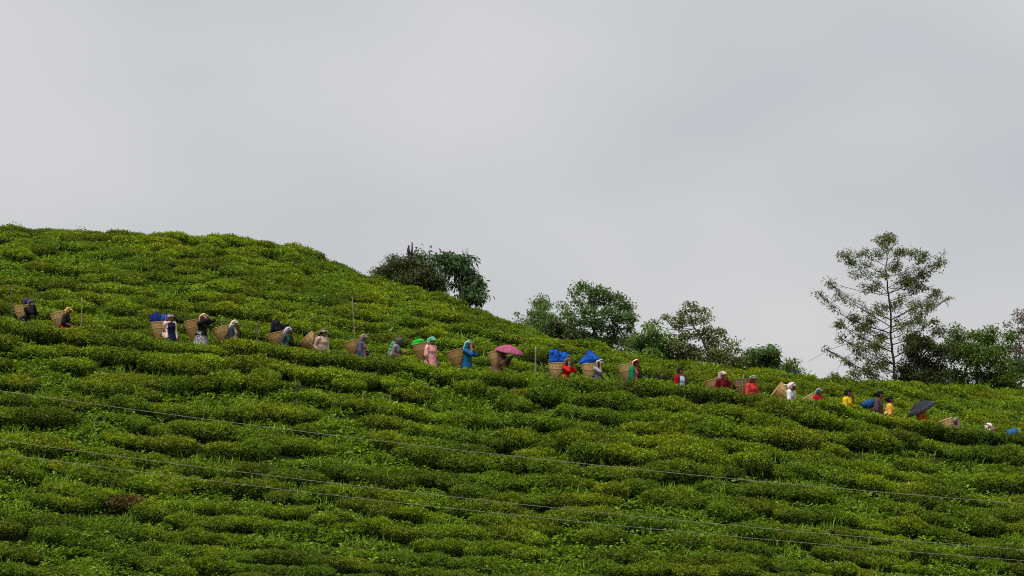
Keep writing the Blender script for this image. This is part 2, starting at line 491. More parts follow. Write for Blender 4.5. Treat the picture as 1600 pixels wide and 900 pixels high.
def row_lines():
    """rows of bush centres as (X, Y): along the contour, parallel to the path near it and to the ridge near the top"""
    pts = []
    half = 23.0
    # lower rows
    k = 0
    y = YP - 1.08
    while y > 66:
        x = -half + rng.random() * 1.2
        wob = rng.random() * 50
        while x < half:
            jy = 0.34 * (vnoise(x * 0.35 + wob, k * 3.1, 1) - 0.5) * min(1, k)
            # contours swing away a little with distance from the path
            drift = 0.9 * (fbm(x * 0.09 + 3, y * 0.05, 3) - 0.5) * min(1.0, k / 3)
            pts.append((x, y + jy * 2 + drift * 2 + rng.normal(0, 0.07) * min(1, k), k, 0))
            x += rng.uniform(0.62, 0.92) * float(np.interp(y, [71, 79], [0.78, 1.0]))
        y -= rng.uniform(0.80, 0.98) * float(np.interp(y, [71, 79], [0.74, 1.0]))
        k += 1
    # upper rows: t-rows between path and ridge
    for j in range(0, 19):
        x = -half - 3 + rng.random() * 1.2
        while x < half + 3:
            Yg = YP + 1.05
            for _ in range(3):
                u = u_of(x, Yg)
                yr = float(ridge_y(np.clip(u, -700, 2300)))
                if j == 0:
                    Yg = YP + 1.05
                else:
                    # blend: rows near the path follow it, the top row follows the ridge line
                    Yg = min(YP + 1.05 + 0.98 * j, yr + 6)
                    far = yr - 0.2 - 0.98 * (15 - j) if j > 5 else None
                    if far is not None:
                        w = min((j - 5) / 10.0, 1)
                        Yg = (YP + 1.05 + 0.98 * j) * (1 - w) + (yr - 0.1 - 0.98 * (15 - j)) * w
            u = u_of(x, Yg)
            if YP + 0.9 < Yg < yr + 3.5:
                jy = 0.5 * (vnoise(x * 0.22 + j * 9, j * 3.1, 2) - 0.5) * min(1, j)
                pts.append((x, Yg + jy + rng.normal(0, 0.04), 100 + j, 1))
            x += rng.uniform(0.62, 0.92)
    return pts

cand = row_lines()
placed = []
PXY = []
for (x, y, k, up) in cand:
    wm = float(weed_mask(x, y))
    if wm > 0.645 and k not in (0, 100):
        continue
    if not up and k > 0 and rng.random() < 0.04:
        continue
    if up and y > YP and float(y) < YP + 0.85:
        continue
    ok = True
    if PXY:
        a = np.array(PXY)
        q_ = float(np.interp(y, [71, 79], [0.74, 1.0]))
        d = ((a[:, 0] - x) / (0.55 * q_)) ** 2 + ((a[:, 1] - y) / (0.60 * q_)) ** 2
        ok = d.min() > 1.0
    if ok:
        PXY.append((x, y)); placed.append((x, y, k, up))

def bush_tf(x, y, k, up):
    z = float(ground(x, y))
    sy, sx = gslope(x, y)
    sy = float(np.clip(sy, -0.7, 0.7)); sx = float(np.clip(sx, -0.5, 0.5))
    s = rng.uniform(0.88, 1.12) * (0.86 + 0.42 * float(fbm(x * 0.2 + 31, y * 0.2 + 8, 5)))
    s *= float(np.interp(y, [71, 79], [0.76, 1.0]))
    if up: s = 0.98 + (s - 0.98) * 0.55
    if k == 0: s = rng.uniform(1.08, 1.22)
    rx = math.atan(sy) * 0.5
    ry = -math.atan(sx) * 0.9
    rz = rng.normal(0, 0.07 if up else 0.13) + (math.pi if rng.random() < 0.5 else 0)
    # keep tilt in world axes
    mrot = Matrix.Rotation(rx, 3, 'X') @ Matrix.Rotation(ry, 3, 'Y') @ Matrix.Rotation(rz, 3, 'Z')
    hs = s * rng.uniform(0.86, 1.12)
    if not up and rng.random() < 0.10: hs *= 1.2
    return Vector((x, y, z - 0.04)), mrot.to_euler(), (s * rng.uniform(0.92, 1.12), s, hs)

def in_view(x, y, z):
    u = u_of(x, y)
    if not (-25 < u < 1625): return False
    v = 450 - F * math.tan(math.atan2(z + 0.4 - CZ, y) - PITCH)
    return v < 915
items = []
for p in placed:
    loc, rot, sc = bush_tf(*p)
    items.append((p, loc, rot, sc, in_view(loc.x, loc.y, loc.z)))
seen = sorted([i for i in range(len(items)) if items[i][4] and items[i][1].y < ridge_y(u_of(items[i][1].x, items[i][1].y)) + 0.3], key=lambda i: items[i][1].y)
single = set(seen[:300])
# the reddish plant low on the slope
red_t = at(178, 762, 76.0)
def uv_of(loc):
    return u_of(loc.x, loc.y), 450 - F * math.tan(math.atan2(loc.z + 0.45 - CZ, loc.y) - PITCH)
red_i = min(single, key=lambda i: abs(uv_of(items[i][1])[0] - 178) + 2 * abs(uv_of(items[i][1])[1] - 762))
RED = tea_mesh(777, mat=M_TEARED, lx=0.50, ly=0.32, h=0.30)
rest_v, rest_r, rest_s, rest_k = [], [], [], []
for i, (p, loc, rot, sc, vis) in enumerate(items):
    if i in single:
        o = link_mesh("tea_bush", RED if i == red_i else TEA[int(rng.integers(NPROTO))])
        o.location, o.rotation_euler, o.scale = loc, rot, sc
        if i == red_i:
            o.scale = [c * 1.35 for c in sc]
            tag(o, "reddish brown tea bush among the green ones low on the slope", "tea bush", "tea bushes on the hillside")
        else:
            uu, vv = uv_of(loc)
            c1, c3 = 611 + uu * 0.1395 - uu * uu * 1.85e-5, 709 + uu * 0.132 - uu * uu * 1.7e-5
            if vv < c1:
                tag(o, "clipped tea bush between the line of walkers and the topmost cable", "tea bush", "tea bushes above the cables")
            elif vv < c3:
                tag(o, "clipped tea bush behind the band between the top and the lowest cable", "tea bush", "tea bushes behind the cables")
            else:
                tag(o, "clipped tea bush at the foot of the slope below the lowest cable", "tea bush", "tea bushes below the cables")
    else:
        rest_v.append(loc); rest_r.append(rot); rest_s.append(sc); rest_k.append(int(rng.integers(NPROTO)))

# all further bushes (up to the ridge and beyond the frame) as one mass
me = bpy.data.meshes.new("tea_bushes_far")
me.vertices.add(len(rest_v))
me.vertices.foreach_set("co", np.array([list(v) for v in rest_v], dtype=np.float32).ravel())
for nm, dat in (("brot", [list(e) for e in rest_r]), ("bscale", [list(s) for s in rest_s])):
    a = me.attributes.new(nm, 'FLOAT_VECTOR', 'POINT'); a.data.foreach_set("vector", np.array(dat, dtype=np.float32).ravel())
a = me.attributes.new("bkind", 'INT', 'POINT'); a.data.foreach_set("value", np.array(rest_k, dtype=np.int32))
far = link_mesh("tea_bushes_upper_slope", me)
tag(far, "mass of clipped tea bushes covering the rest of the slope up to the ridge", kind="stuff")
# one source bush per shape: the first single bush that uses it
src = {}
for o in COL.objects:
    if o.name.startswith("tea_bush") and o.data in TEA and o.type == 'MESH':
        src.setdefault(TEA.index(o.data), o)
ng = bpy.data.node_groups.new("tea_rows", 'GeometryNodeTree')
ng.interface.new_socket("Geometry", in_out='INPUT', socket_type='NodeSocketGeometry')
ng.interface.new_socket("Geometry", in_out='OUTPUT', socket_type='NodeSocketGeometry')
gi = ng.nodes.new("NodeGroupInput"); go = ng.nodes.new("NodeGroupOutput")
jn = ng.nodes.new("GeometryNodeJoinGeometry")
for k in reversed(range(NPROTO)):
    oi = ng.nodes.new("GeometryNodeObjectInfo")
    oi.transform_space = 'ORIGINAL'
    oi.inputs['Object'].default_value = src.get(k, list(src.values())[0])
    oi.inputs['As Instance'].default_value = False
    g2 = ng.nodes.new("GeometryNodeGeometryToInstance")
    ng.links.new(oi.outputs['Geometry'], g2.inputs[0])
    ng.links.new(g2.outputs[0], jn.inputs[0])
ip = ng.nodes.new("GeometryNodeInstanceOnPoints")
ip.inputs['Pick Instance'].default_value = True
def named(nm, ty):
    nd = ng.nodes.new("GeometryNodeInputNamedAttribute"); nd.data_type = ty; nd.inputs['Name'].default_value = nm
    return nd.outputs['Attribute']
e2r = ng.nodes.new("FunctionNodeEulerToRotation")
ng.links.new(named("brot", 'FLOAT_VECTOR'), e2r.inputs[0])
ng.links.new(gi.outputs[0], ip.inputs['Points'])
ng.links.new(jn.outputs[0], ip.inputs['Instance'])
ng.links.new(named("bkind", 'INT'), ip.inputs['Instance Index'])
ng.links.new(e2r.outputs[0], ip.inputs['Rotation'])
ng.links.new(named("bscale", 'FLOAT_VECTOR'), ip.inputs['Scale'])
ng.links.new(ip.outputs[0], go.inputs[0])
md = far.modifiers.new("rows", 'NODES'); md.node_group = ng
print("bushes placed", len(placed), "single", len(single), "rest", len(rest_v))

# ------------------------------------------------------------------ weeds and grass in the gaps
def scatter_weeds(n_try, seed):
    r = np.random.default_rng(seed)
    a = np.array(PXY)
    mb = MB()
    xs_ = r.uniform(-20, 20, n_try); ys_ = r.uniform(68, 98, n_try)
    zs_ = ground(xs_, ys_); wms = weed_mask(xs_, ys_)
    yr_ = ridge_y(np.clip(u_of(xs_, ys_), -700, 2300))
    cnt = 0
    for x, y, z, wm, yr in zip(xs_, ys_, zs_, wms, yr_):
        if y > yr + 1.5 or abs(y - YP) < 0.35: continue
        d = math.sqrt((((a[:, 0] - x) / 0.52) ** 2 + ((a[:, 1] - y) / 0.36) ** 2).min())
        rich = max(0, min(1, (wm - 0.46) / 0.16))
        p = (0.62 + 0.38 * rich) if d > 1.15 else (0.12 + 0.88 * rich)
        if d < 0.9: p *= 0.06 + 0.10 * rich
        if r.random() > p: continue
        if d < 0.9: z += 0.25
        n = int(r.integers(24, 56)); hgt = r.uniform(0.10, 0.20) + 0.22 * rich * r.random(); rad = r.uniform(0.16, 0.34)
        ph_ = r.random(n) * 6.28; q = np.sqrt(r.random(n))
        C = np.stack([x + rad * q * np.cos(ph_), y + rad * q * np.sin(ph_), z + hgt * (1 - 0.6 * q ** 2) * r.uniform(0.45, 1.0, n)], -1)
        k = r.random()
        if k < 0.16:      # a tuft of blades
            n = n // 2; C = C[:n]; C[:, 2] = z + 0.05
            D = unit(np.stack([r.normal(0, .4, n), r.normal(0, .4, n), np.ones(n)], -1)); L = r.uniform(0.16, 0.38, n); W = L * 0.06 + 0.008
        else:
            D = unit(np.stack([np.cos(ph_), np.sin(ph_), r.normal(0.2, 0.4, n)], -1)); L = r.uniform(0.05, 0.12, n) * (1.5 if k > 0.9 else 1); W = L * r.uniform(0.45, 0.7, n)
        N = unit(np.stack([r.normal(0, .45, n), r.normal(-0.2, .45, n), np.ones(n)], -1))
        v, qd = leaf_quads(C, D, N, L, W)
        col = np.stack([r.random(n), np.clip(r.normal(0.25 + 0.45 * r.random(), 0.2, n), 0, 1), (r.random(n) < 0.1) * 1.0], -1)
        mb.add(v, qd, None, col, 0); cnt += 1
    print("weed clumps", cnt)
    return mb
wo = scatter_weeds(30000, 21).build("weeds", M_WEED, color=True)
tag(wo, "bright green weeds and grass growing between the tea bushes", kind="stuff")
# ------------------------------------------------------------------ trees and shrubs behind the ridge
M_T_DARK = leaf_mat("shrub_leaf_dark", (0.036, 0.062, 0.014), (0.095, 0.125, 0.028), brown=(0.132, 0.059, 0.025), trans=0.25, patch=0, brown_amt=0.45)
M_T_BLUE = leaf_mat("broad_leaf_bluegreen", (0.038, 0.088, 0.026), (0.090, 0.155, 0.048), trans=0.3, patch=0, brown_amt=0.1, rough=0.45, spec=0.25)
M_T_MID = leaf_mat("tree_leaf_mid", (0.055, 0.122, 0.034), (0.158, 0.251, 0.047), trans=0.35, patch=0, brown_amt=0.2)
M_T_PALE = leaf_mat("tree_leaf_pale", (0.085, 0.163, 0.034), (0.186, 0.295, 0.054), trans=0.35, patch=0, brown_amt=0.15)
M_T_OLIVE = leaf_mat("tree_leaf_olive", (0.084, 0.131, 0.034), (0.205, 0.233, 0.055), trans=0.3, patch=0, brown_amt=0.45)
M_T_BRIGHT = leaf_mat("shrub_leaf_bright", (0.055, 0.115, 0.016), (0.165, 0.240, 0.028), trans=0.35, patch=0, brown_amt=0.15)
M_T_RED = leaf_mat("tree_leaf_reddish", (0.085, 0.085, 0.054), (0.155, 0.116, 0.070), brown=(0.186, 0.078, 0.046), trans=0.25, patch=0, brown_amt=0.9)

def make_tree(name, label, cat, dY, trunk, lobes, mat, seed, leaf=(0.07, 0.12), wid=0.5, clump=None, per=(26, 44), sig=3.4,
              droop=0.2, bark=M_BARK, rt=0.05, dens=1.0, bare=(), group=None, base_u=None, twig=0.005, depth=0.9, skirt=True, along=0, spread=1.0, rise=0.3, jit=0.0):
    """trunk, lobes, bare twigs: photo pixels (u, v ...) at the tree's own depth; lobes are (u, v, ru, rv)"""
    r = np.random.default_rng(seed)
    bu = trunk[0][0]
    Y = float(ridge_y(bu)) + dY
    m = Y / F
    def W(u, v, dy=0.0):
        p = at(u, v, Y); return np.array([p.x, p.y + dy, p.z])
    base = W(*trunk[0][:2])
    base[2] = float(ground(base[0], Y)) - 0.05
    root = empty(name, base)
    tag(root, label, cat, group)
    T = [base] + [W(u, v) for u, v in [t[:2] for t in trunk[1:]]]
    # smooth trunk polyline
    P = []
    for i in range(len(T) - 1):
        for k in np.linspace(0, 1, 5)[:-1]: P.append(T[i] * (1 - k) + T[i + 1] * k + r.normal(0, 0.012, 3) * (1 if i + k > 0 else 0))
    P.append(T[-1]); P = np.array(P)
    rad = np.linspace(rt, max(rt * 0.22, 0.012), len(P))
    mb = MB(); mb.tube(P - base, rad, 8)
    mb.build("trunk", bark, root, smooth=True)
    br = MB(); cr = MB()
    lobes = list(lobes)
    if skirt:      # foliage reaches down to the ground behind the crest
        vmax = max(l[1] for l in lobes); vmin = min(l[1] for l in lobes)
        lobes += [(u, v + rv * 1.2 + 3, ru, rv) for u, v, ru, rv in lobes if v > vmin + 0.72 * (vmax - vmin)]
    C_all, D_all, L_all, Y_all = [], [], [], []
    for (u, v, ru, rv) in lobes:
        k_ = 1.0
        if jit:
            u, v, rv, k_ = u + r.normal(0, jit), v + r.normal(0, jit), rv * r.uniform(1.1, 1.9), r.choice([0.45, 0.8, 1.1, 1.7])
        dep = r.uniform(-1, 1) * depth * 0.5
        c = W(u, v, dep)
        rx, rz = ru * m * spread, rv * m * spread
        ry = min(max(rx, rz), 0.9) * depth
        # limb from the trunk to the lobe: leaves the trunk below the lobe
        dd = np.linalg.norm((P - c) * np.array([1, 1, 1.3]), axis=1) + 1.2 * np.maximum(P[:, 2] - c[2] + rise * np.abs(P[:, 0] - c[0]), 0)
        j = int(np.argmin(dd)); s0 = P[j]
        L = np.linalg.norm(c - s0)
        if L > 0.05:
            mid = (s0 + c) / 2 + np.array([0, 0, (-0.10 if rise < 0.35 else -0.05) * L]) + r.normal(0, 0.10 * L, 3)
            ks = np.linspace(0, 1, 6)[:, None]
            pl = s0 * (1 - ks) ** 2 + 2 * mid * ks * (1 - ks) + c * ks ** 2
            r0 = min(rad[j] * 0.55, 0.006 + 0.009 * L)
            br.tube(pl - base, np.linspace(r0, twig, 6), 5)
        area = ru * rv
        n = clump(area) if clump else max(3, int(area / 26 * dens * 2.1 * k_))
        a = r.normal(0, 1, (n, 3)); a = unit(a) * (r.random((n, 1)) ** 0.45)
        cc = c + a * np.array([rx, ry, rz])
        if along and L > 0.25:
            kk = r.uniform(0.3, 1.0, (int(L * along), 1))
            cc = np.concatenate([cc, s0 * (1 - kk) ** 2 + 2 * mid * kk * (1 - kk) + c * kk ** 2 + r.normal(0, 0.06, (len(kk), 3))])
        for q in cc:
            k = np.linspace(0, 1, 3)[:, None]
            br.tube((c * (1 - k) + q * k + r.normal(0, 0.01, (3, 3))) - base, [twig, twig * 0.8, twig * 0.5], 3, cap=False)
            nl = int(r.integers(*per))
            s = sig * m
            pts = q + r.normal(0, 1, (nl, 3)) * np.array([s * 1.25, s * 1.25, s * 0.8])
            out = unit(pts - q + r.normal(0, 0.02, (nl, 3)))
            D = unit(out + np.array([0, 0, -droop]) * 2 + r.normal(0, 0.5, (nl, 3)))
            C_all.append(pts); D_all.append(D); L_all.append(r.uniform(*leaf, nl))
            Y_all.append(np.clip(r.normal(0.2 + 0.55 * r.random(), 0.2, nl), 0, 1))
    for b in bare:
        pts = np.array([W(u, v) for u, v in b])
        br.tube(pts - base, np.linspace(0.012, 0.004, len(pts)), 5)
    C = np.concatenate(C_all); D = np.concatenate(D_all); L = np.concatenate(L_all); yg = np.concatenate(Y_all)
    n = len(C)
    N = unit(np.array([0, -0.15, 0.8]) + r.normal(0, 0.6, (n, 3)))
    v, q = leaf_quads(C - base, D, N, L, L * wid * r.uniform(0.8, 1.2, n))
    col = np.stack([r.random(n), yg, (r.random(n) < 0.25) * r.random(n)], -1)
    cr.add(v, q, None, col)
    if br.v: br.build("branches", bark, root, smooth=True)
    cr.build("crown", mat, root, color=True)
    return root

make_tree("dark_shrub", "dark olive and brownish shrub mass on the ridge beneath the dead stump", "shrub", 1.6, [(640, 462), (642, 440), (640, 420)],
          [(610, 430, 26, 17), (596, 426, 14, 12), (640, 415, 24, 16), (664, 424, 24, 20), (645, 436, 34, 18), (682, 440, 14, 18), (622, 414, 16, 12), (672, 446, 20, 12), (612, 402, 5, 3), (650, 404, 10, 7)],
          M_T_DARK, 1, leaf=(0.06, 0.10), bark=M_DARKBARK, dens=1.7, sig=4.2, per=(34, 54))
make_tree("broad_leaved_tree", "tree with big drooping blue green leaves at the upper ridge", "tree", 1.0, [(724, 472), (722, 450), (712, 425), (706, 405)],
          [(700, 400, 16, 8), (722, 408, 15, 10), (684, 400, 10, 7), (706, 418, 20, 12), (726, 424, 10, 9), (738, 430, 9, 8), (744, 444, 8, 8), (735, 446, 12, 10), (752, 461, 8, 4), (718, 440, 10, 7), (662, 394, 7, 5), (730, 458, 8, 5)],
          M_T_BLUE, 2, leaf=(0.13, 0.21), wid=0.36, droop=0.55, per=(20, 30), sig=4.6, dens=1.4)
make_tree("slender_tree", "small pale cone shaped tree beside the broad round tree", "tree", 2.2, [(846, 530), (847, 500), (848, 462)],
          [(848, 463, 7, 8), (845, 476, 12, 9), (852, 480, 9, 8), (840, 490, 15, 9), (856, 494, 12, 10), (836, 502, 18, 9), (852, 508, 20, 8)],
          M_T_PALE, 3, leaf=(0.07, 0.13), wid=0.3, droop=0.8, per=(30, 48), sig=3.4, dens=1.3)
make_tree("round_tree", "broad round green tree with sky showing through on the mid ridge", "tree", 2.0, [(932, 560), (931, 535), (928, 510), (930, 480), (932, 455)],
          [(908, 447, 11, 7), (898, 456, 9, 7), (925, 455, 15, 9), (944, 457, 12, 7), (962, 468, 16, 9), (980, 480, 12, 10), (986, 498, 7, 12), (903, 472, 8, 6), (878, 476, 7, 4), (930, 472, 18, 9), (915, 487, 14, 8),
           (945, 487, 16, 10), (968, 497, 16, 10), (985, 515, 6, 10), (886, 492, 10, 8), (900, 503, 15, 9), (930, 505, 20, 9), (955, 515, 16, 8), (975, 530, 9, 9), (895, 518, 18, 9), (922, 523, 20, 8), (950, 532, 18, 7), (880, 512, 12, 10)],
          M_T_MID, 4, leaf=(0.07, 0.12), per=(26, 42), sig=3.2, dens=1.35, rt=0.07)
make_tree("low_shrub", "low bright leafy shrub to the right of the round tree", "shrub", 1.2, [(1018, 568), (1018, 550), (1016, 530)],
          [(1004, 524, 13, 8), (1022, 521, 11, 8), (1036, 530, 15, 12), (998, 537, 13, 10), (1018, 540, 18, 10), (1040, 547, 16, 9), (1013, 511, 5, 4)],
          M_T_PALE, 5, leaf=(0.09, 0.16), wid=0.42, droop=0.3, per=(24, 38), sig=3.6, dens=1.35)
make_tree("spreading_tree", "olive green tree with bare forked trunk and spreading side branch", "tree", 0.9, [(1110, 574), (1108, 555), (1098, 530), (1082, 508), (1078, 480)],
          [(1080, 480, 11, 6), (1070, 488, 9, 6), (1095, 486, 9, 6), (1100, 498, 10, 6), (1062, 499, 10, 6), (1042, 497, 8, 4), (1082, 500, 10, 5), (1055, 508, 12, 6), (1024, 505, 5, 4), (1108, 515, 10, 7), (1125, 520, 10, 6), (1095, 524, 11, 7),
           (1072, 525, 14, 8), (1115, 533, 14, 8), (1135, 531, 10, 4), (1150, 538, 8, 4), (1060, 540, 16, 9), (1088, 545, 14, 9), (1112, 549, 13, 7), (1128, 548, 10, 6), (1075, 556, 20, 7)],
          M_T_OLIVE, 6, leaf=(0.07, 0.12), per=(24, 38), sig=3.0, dens=1.3, rt=0.06)
make_tree("round_shrub", "rounded dark green shrub low on the right part of the ridge", "shrub", 1.8, [(1188, 596), (1188, 580), (1188, 560)],
          [(1190, 548, 15, 7), (1175, 556, 13, 8), (1204, 552, 12, 8), (1190, 562, 22, 10), (1210, 566, 10, 10), (1165, 566, 12, 8), (1185, 574, 26, 8), (1150, 570, 12, 6)],
          M_T_MID, 7, leaf=(0.08, 0.13), per=(28, 44), sig=3.4, dens=1.5)
make_tree("low_hedge_shrub", "low dull green shrub between the spreading tree and the rounded shrub", "shrub", 1.0, [(1146, 590), (1146, 575), (1147, 565)],
          [(1136, 560, 12, 7), (1152, 563, 12, 7), (1146, 572, 18, 7), (1125, 566, 10, 6)],
          M_T_OLIVE, 14, leaf=(0.06, 0.11), per=(26, 40), sig=3.4, dens=1.4)
make_tree("dark_hedge_shrub", "dark low shrub between the slender pale tree and the round tree", "shrub", 1.0, [(874, 545), (874, 530), (874, 520)],
          [(866, 508, 12, 8), (880, 514, 14, 9), (892, 524, 14, 9), (862, 520, 14, 7)],
          M_T_DARK, 15, leaf=(0.06, 0.11), per=(28, 44), sig=3.4, dens=1.6)
make_tree("small_shrub", "small bright shrub at the right end of the rounded dark shrub", "shrub", 1.4, [(1230, 600), (1230, 585), (1230, 572)],
          [(1238, 568, 10, 5), (1228, 574, 12, 6), (1244, 578, 8, 6), (1220, 580, 10, 5)],
          M_T_BRIGHT, 8, leaf=(0.07, 0.12), per=(24, 38), sig=3.2, dens=1.5)
make_tree("tall_tree", "tall slender open tree with layered branches standing above the ridge", "tree", 1.3,
          [(1399, 606), (1397, 570), (1392, 530), (1392, 490), (1387, 450), (1384, 415), (1388, 376)],
          [(1393, 379, 16, 6), (1380, 384, 9, 5), (1404, 386, 10, 5), (1432, 393, 12, 6), (1440, 402, 9, 7), (1345, 393, 14, 4), (1325, 397, 10, 6), (1331, 408, 8, 6), (1356, 411, 12, 5), (1372, 400, 8, 5), (1459, 410, 9, 8), (1460, 424, 8, 8), (1446, 428, 11, 6),
           (1402, 411, 9, 5), (1370, 429, 8, 4), (1413, 436, 12, 6), (1432, 445, 14, 6), (1460, 449, 7, 6), (1296, 441, 12, 5), (1311, 458, 7, 8), (1284, 452, 6, 3), (1329, 438, 5, 5), (1353, 446, 11, 4), (1376, 455, 8, 6), (1383, 474, 15, 6), (1360, 481, 12, 5),
           (1404, 463, 10, 5), (1451, 475, 11, 5), (1426, 483, 15, 6), (1473, 471, 6, 2), (1400, 482, 9, 5), (1331, 493, 9, 5), (1318, 506, 10, 5), (1348, 505, 13, 6), (1372, 502, 11, 6), (1424, 506, 17, 6), (1460, 500, 10, 6), (1466, 514, 8, 6), (1408, 514, 10, 5),
           (1314, 525, 8, 4), (1359, 521, 11, 6), (1291, 541, 6, 2), (1376, 523, 8, 5), (1348, 537, 10, 5), (1318, 561, 9, 4), (1338, 557, 8, 4), (1367, 548, 12, 6), (1359, 568, 13, 7), (1380, 565, 9, 8), (1337, 583, 9, 5), (1367, 583, 12, 6), (1386, 583, 8, 7), (1308, 580, 5, 5), (1430, 527, 16, 6), (1455, 530, 12, 6)],
          M_T_OLIVE, 9, leaf=(0.06, 0.105), wid=0.45, per=(12, 22), sig=2.3, dens=2.0, spread=1.2, rt=0.05, twig=0.004, depth=0.8, skirt=False, along=6, rise=0.6, jit=5.0,
          bark=M_DARKBARK, bare=[[(1393, 510), (1345, 530), (1300, 545), (1262, 565)], [(1396, 545), (1350, 540), (1318, 560), (1308, 578)], [(1390, 462), (1350, 456), (1318, 448), (1300, 441)], [(1388, 450), (1440, 455), (1478, 472)]])
make_tree("dense_shrub", "dense dark olive shrub around the foot of the tall tree", "shrub", 0.9, [(1440, 608), (1440, 580), (1438, 550)],
          [(1428, 530, 14, 8), (1445, 540, 18, 10), (1420, 548, 14, 10), (1466, 552, 16, 12), (1440, 562, 22, 12), (1416, 574, 14, 12), (1462, 575, 20, 12), (1436, 586, 24, 9)],
          M_T_DARK, 10, leaf=(0.07, 0.11), dens=1.5, sig=4.0, per=(32, 50))
make_tree("tall_shrub", "tall bright green shrub mass right of the tall tree", "shrub", 1.2, [(1528, 610), (1526, 580), (1522, 545)],
          [(1492, 516, 9, 6), (1500, 530, 13, 9), (1528, 524, 14, 9), (1552, 518, 11, 9), (1545, 532, 14, 9), (1512, 545, 18, 10), (1545, 550, 18, 10), (1565, 545, 12, 12), (1496, 556, 14, 12), (1525, 567, 22, 12), (1560, 570, 18, 12), (1500, 582, 20, 10), (1540, 587, 24, 9), (1484, 540, 12, 14), (1578, 530, 10, 12), (1570, 590, 20, 10), (1520, 555, 24, 16)],
          M_T_BRIGHT, 11, leaf=(0.07, 0.13), per=(28, 44), dens=1.4, sig=3.8)
make_tree("reddish_tree", "greyish tree with reddish top at the right edge of the photo", "tree", 2.6, [(1596, 612), (1594, 560), (1590, 500)],
          [(1588, 494, 12, 5), (1602, 500, 12, 8), (1580, 505, 7, 4), (1592, 520, 12, 6), (1606, 530, 14, 10), (1588, 540, 10, 8), (1600, 555, 14, 10), (1612, 515, 12, 10), (1622, 545, 16, 16)],
          M_T_RED, 12, leaf=(0.06, 0.11), per=(20, 34), sig=3.2, dens=1.2)
make_tree("edge_shrub", "dark green shrub at the foot of the reddish tree", "shrub", 0.8, [(1586, 612), (1586, 595), (1586, 580)],
          [(1584, 570, 15, 11), (1600, 580, 16, 11), (1575, 588, 16, 8), (1612, 570, 14, 14)],
          M_T_MID, 13, leaf=(0.07, 0.12), dens=1.5, sig=3.8)

def snag():
    Y = float(ridge_y(643)) + 1.5
    b = at(645, 462, Y); bz = float(ground(b.x, Y)); root = empty("dead_tree_stump", (b.x, Y, bz))
    tag(root, "dead dark tree stump with broken prongs above the brownish shrub", "stump")
    base = np.array([b.x, Y, bz])
    W = lambda u, v: np.array(at(u, v, Y)) - base
    mb = MB(); mb.tube([(0, 0, -0.05), W(644, 440), W(642, 410), W(640, 398)], [0.12, 0.10, 0.085, 0.07], 8)
    mb.build("trunk", M_DARKBARK, root, True)
    for pts, rr in (([W(640, 400), W(638, 390), W(639, 383)], [0.07, 0.05, 0.02]), ([W(642, 402), W(644, 390), W(644, 378)], [0.05, 0.03, 0.018]), ([W(643, 402), W(648, 393), W(652, 387)], [0.035, 0.02, 0.008])):
        mb = MB(); mb.tube(pts, rr, 7); mb.build("prong", M_DARKBARK, root, True)
snag()

def sprig(u, vtop, label, seed, lean=0.1, mat=M_T_MID, dY=0.3):
    r = np.random.default_rng(seed)
    Y = float(ridge_y(u)) + dY
    t = at(u, vtop, Y); bz = float(ground(t.x - lean * 0.2, Y))
    root = empty("wild_shoot", (t.x - lean * 0.4, Y, bz)); tag(root, label, "weed")
    base = np.array([t.x - lean * 0.4, Y, bz]); top = np.array(t) - base
    mb = MB(); mb.tube([(0, 0, 0), top * 0.5 + np.array([0.02, 0, 0]), top], [0.010, 0.007, 0.003], 5)
    C, D = [], []
    for k in range(26):
        f = r.uniform(0.45, 1.0); d = unit(r.normal(0, 1, 3) * np.array([1, 1, 0.5])); L = r.uniform(0.05, 0.2) * (1.1 - f * 0.5)
        p = top * f; e = p + d * L
        mb.tube([p, (p + e) / 2 + np.array([0, 0, 0.02]), e], [0.004, 0.003, 0.002], 3, cap=False)
        for _ in range(4):
            C.append(e + r.normal(0, 0.02, 3)); D.append(d + r.normal(0, 0.6, 3))
    mb.build("stem", M_DARKBARK, root)
    C, D = np.array(C), np.array(D); n = len(C)
    v, q = leaf_quads(C, D, r.normal(0, 1, (n, 3)) + np.array([0, 0, 1]), r.uniform(0.04, 0.09, n), r.uniform(0.025, 0.045, n))
    mb = MB(); mb.add(v, q, None, np.stack([r.random(n), r.random(n) * 0.6, r.random(n) * 0.5], -1)); mb.build("foliage", mat, root, color=True)
sprig(808, 486, "thin dark wild shoot on the ridge just before the slender tree", 31, lean=-0.15)
sprig(1243, 574, "thin wild shoot beside the small bright shrub on the ridge", 32)
sprig(1306, 584, "upright wild shoot at the far left under the tall tree", 33)
# ------------------------------------------------------------------ stakes, fence wire, overhead cables
M_STAKE = plain_mat("weathered_bamboo", (0.16, 0.13, 0.085), col2=(0.30, 0.26, 0.18), scale=6, rough=0.85, stretch=(4, 4, 0.6))
M_STAKED = plain_mat("dark_stake", (0.07, 0.055, 0.045), col2=(0.13, 0.11, 0.09), scale=6, rough=0.9, stretch=(4, 4, 0.6))
M_WIRE = plain_mat("fence_wire", (0.02, 0.02, 0.02), rough=0.6)
M_CABLE = plain_mat("overhead_cable", (0.21, 0.20, 0.165), rough=0.7, var=0.15)

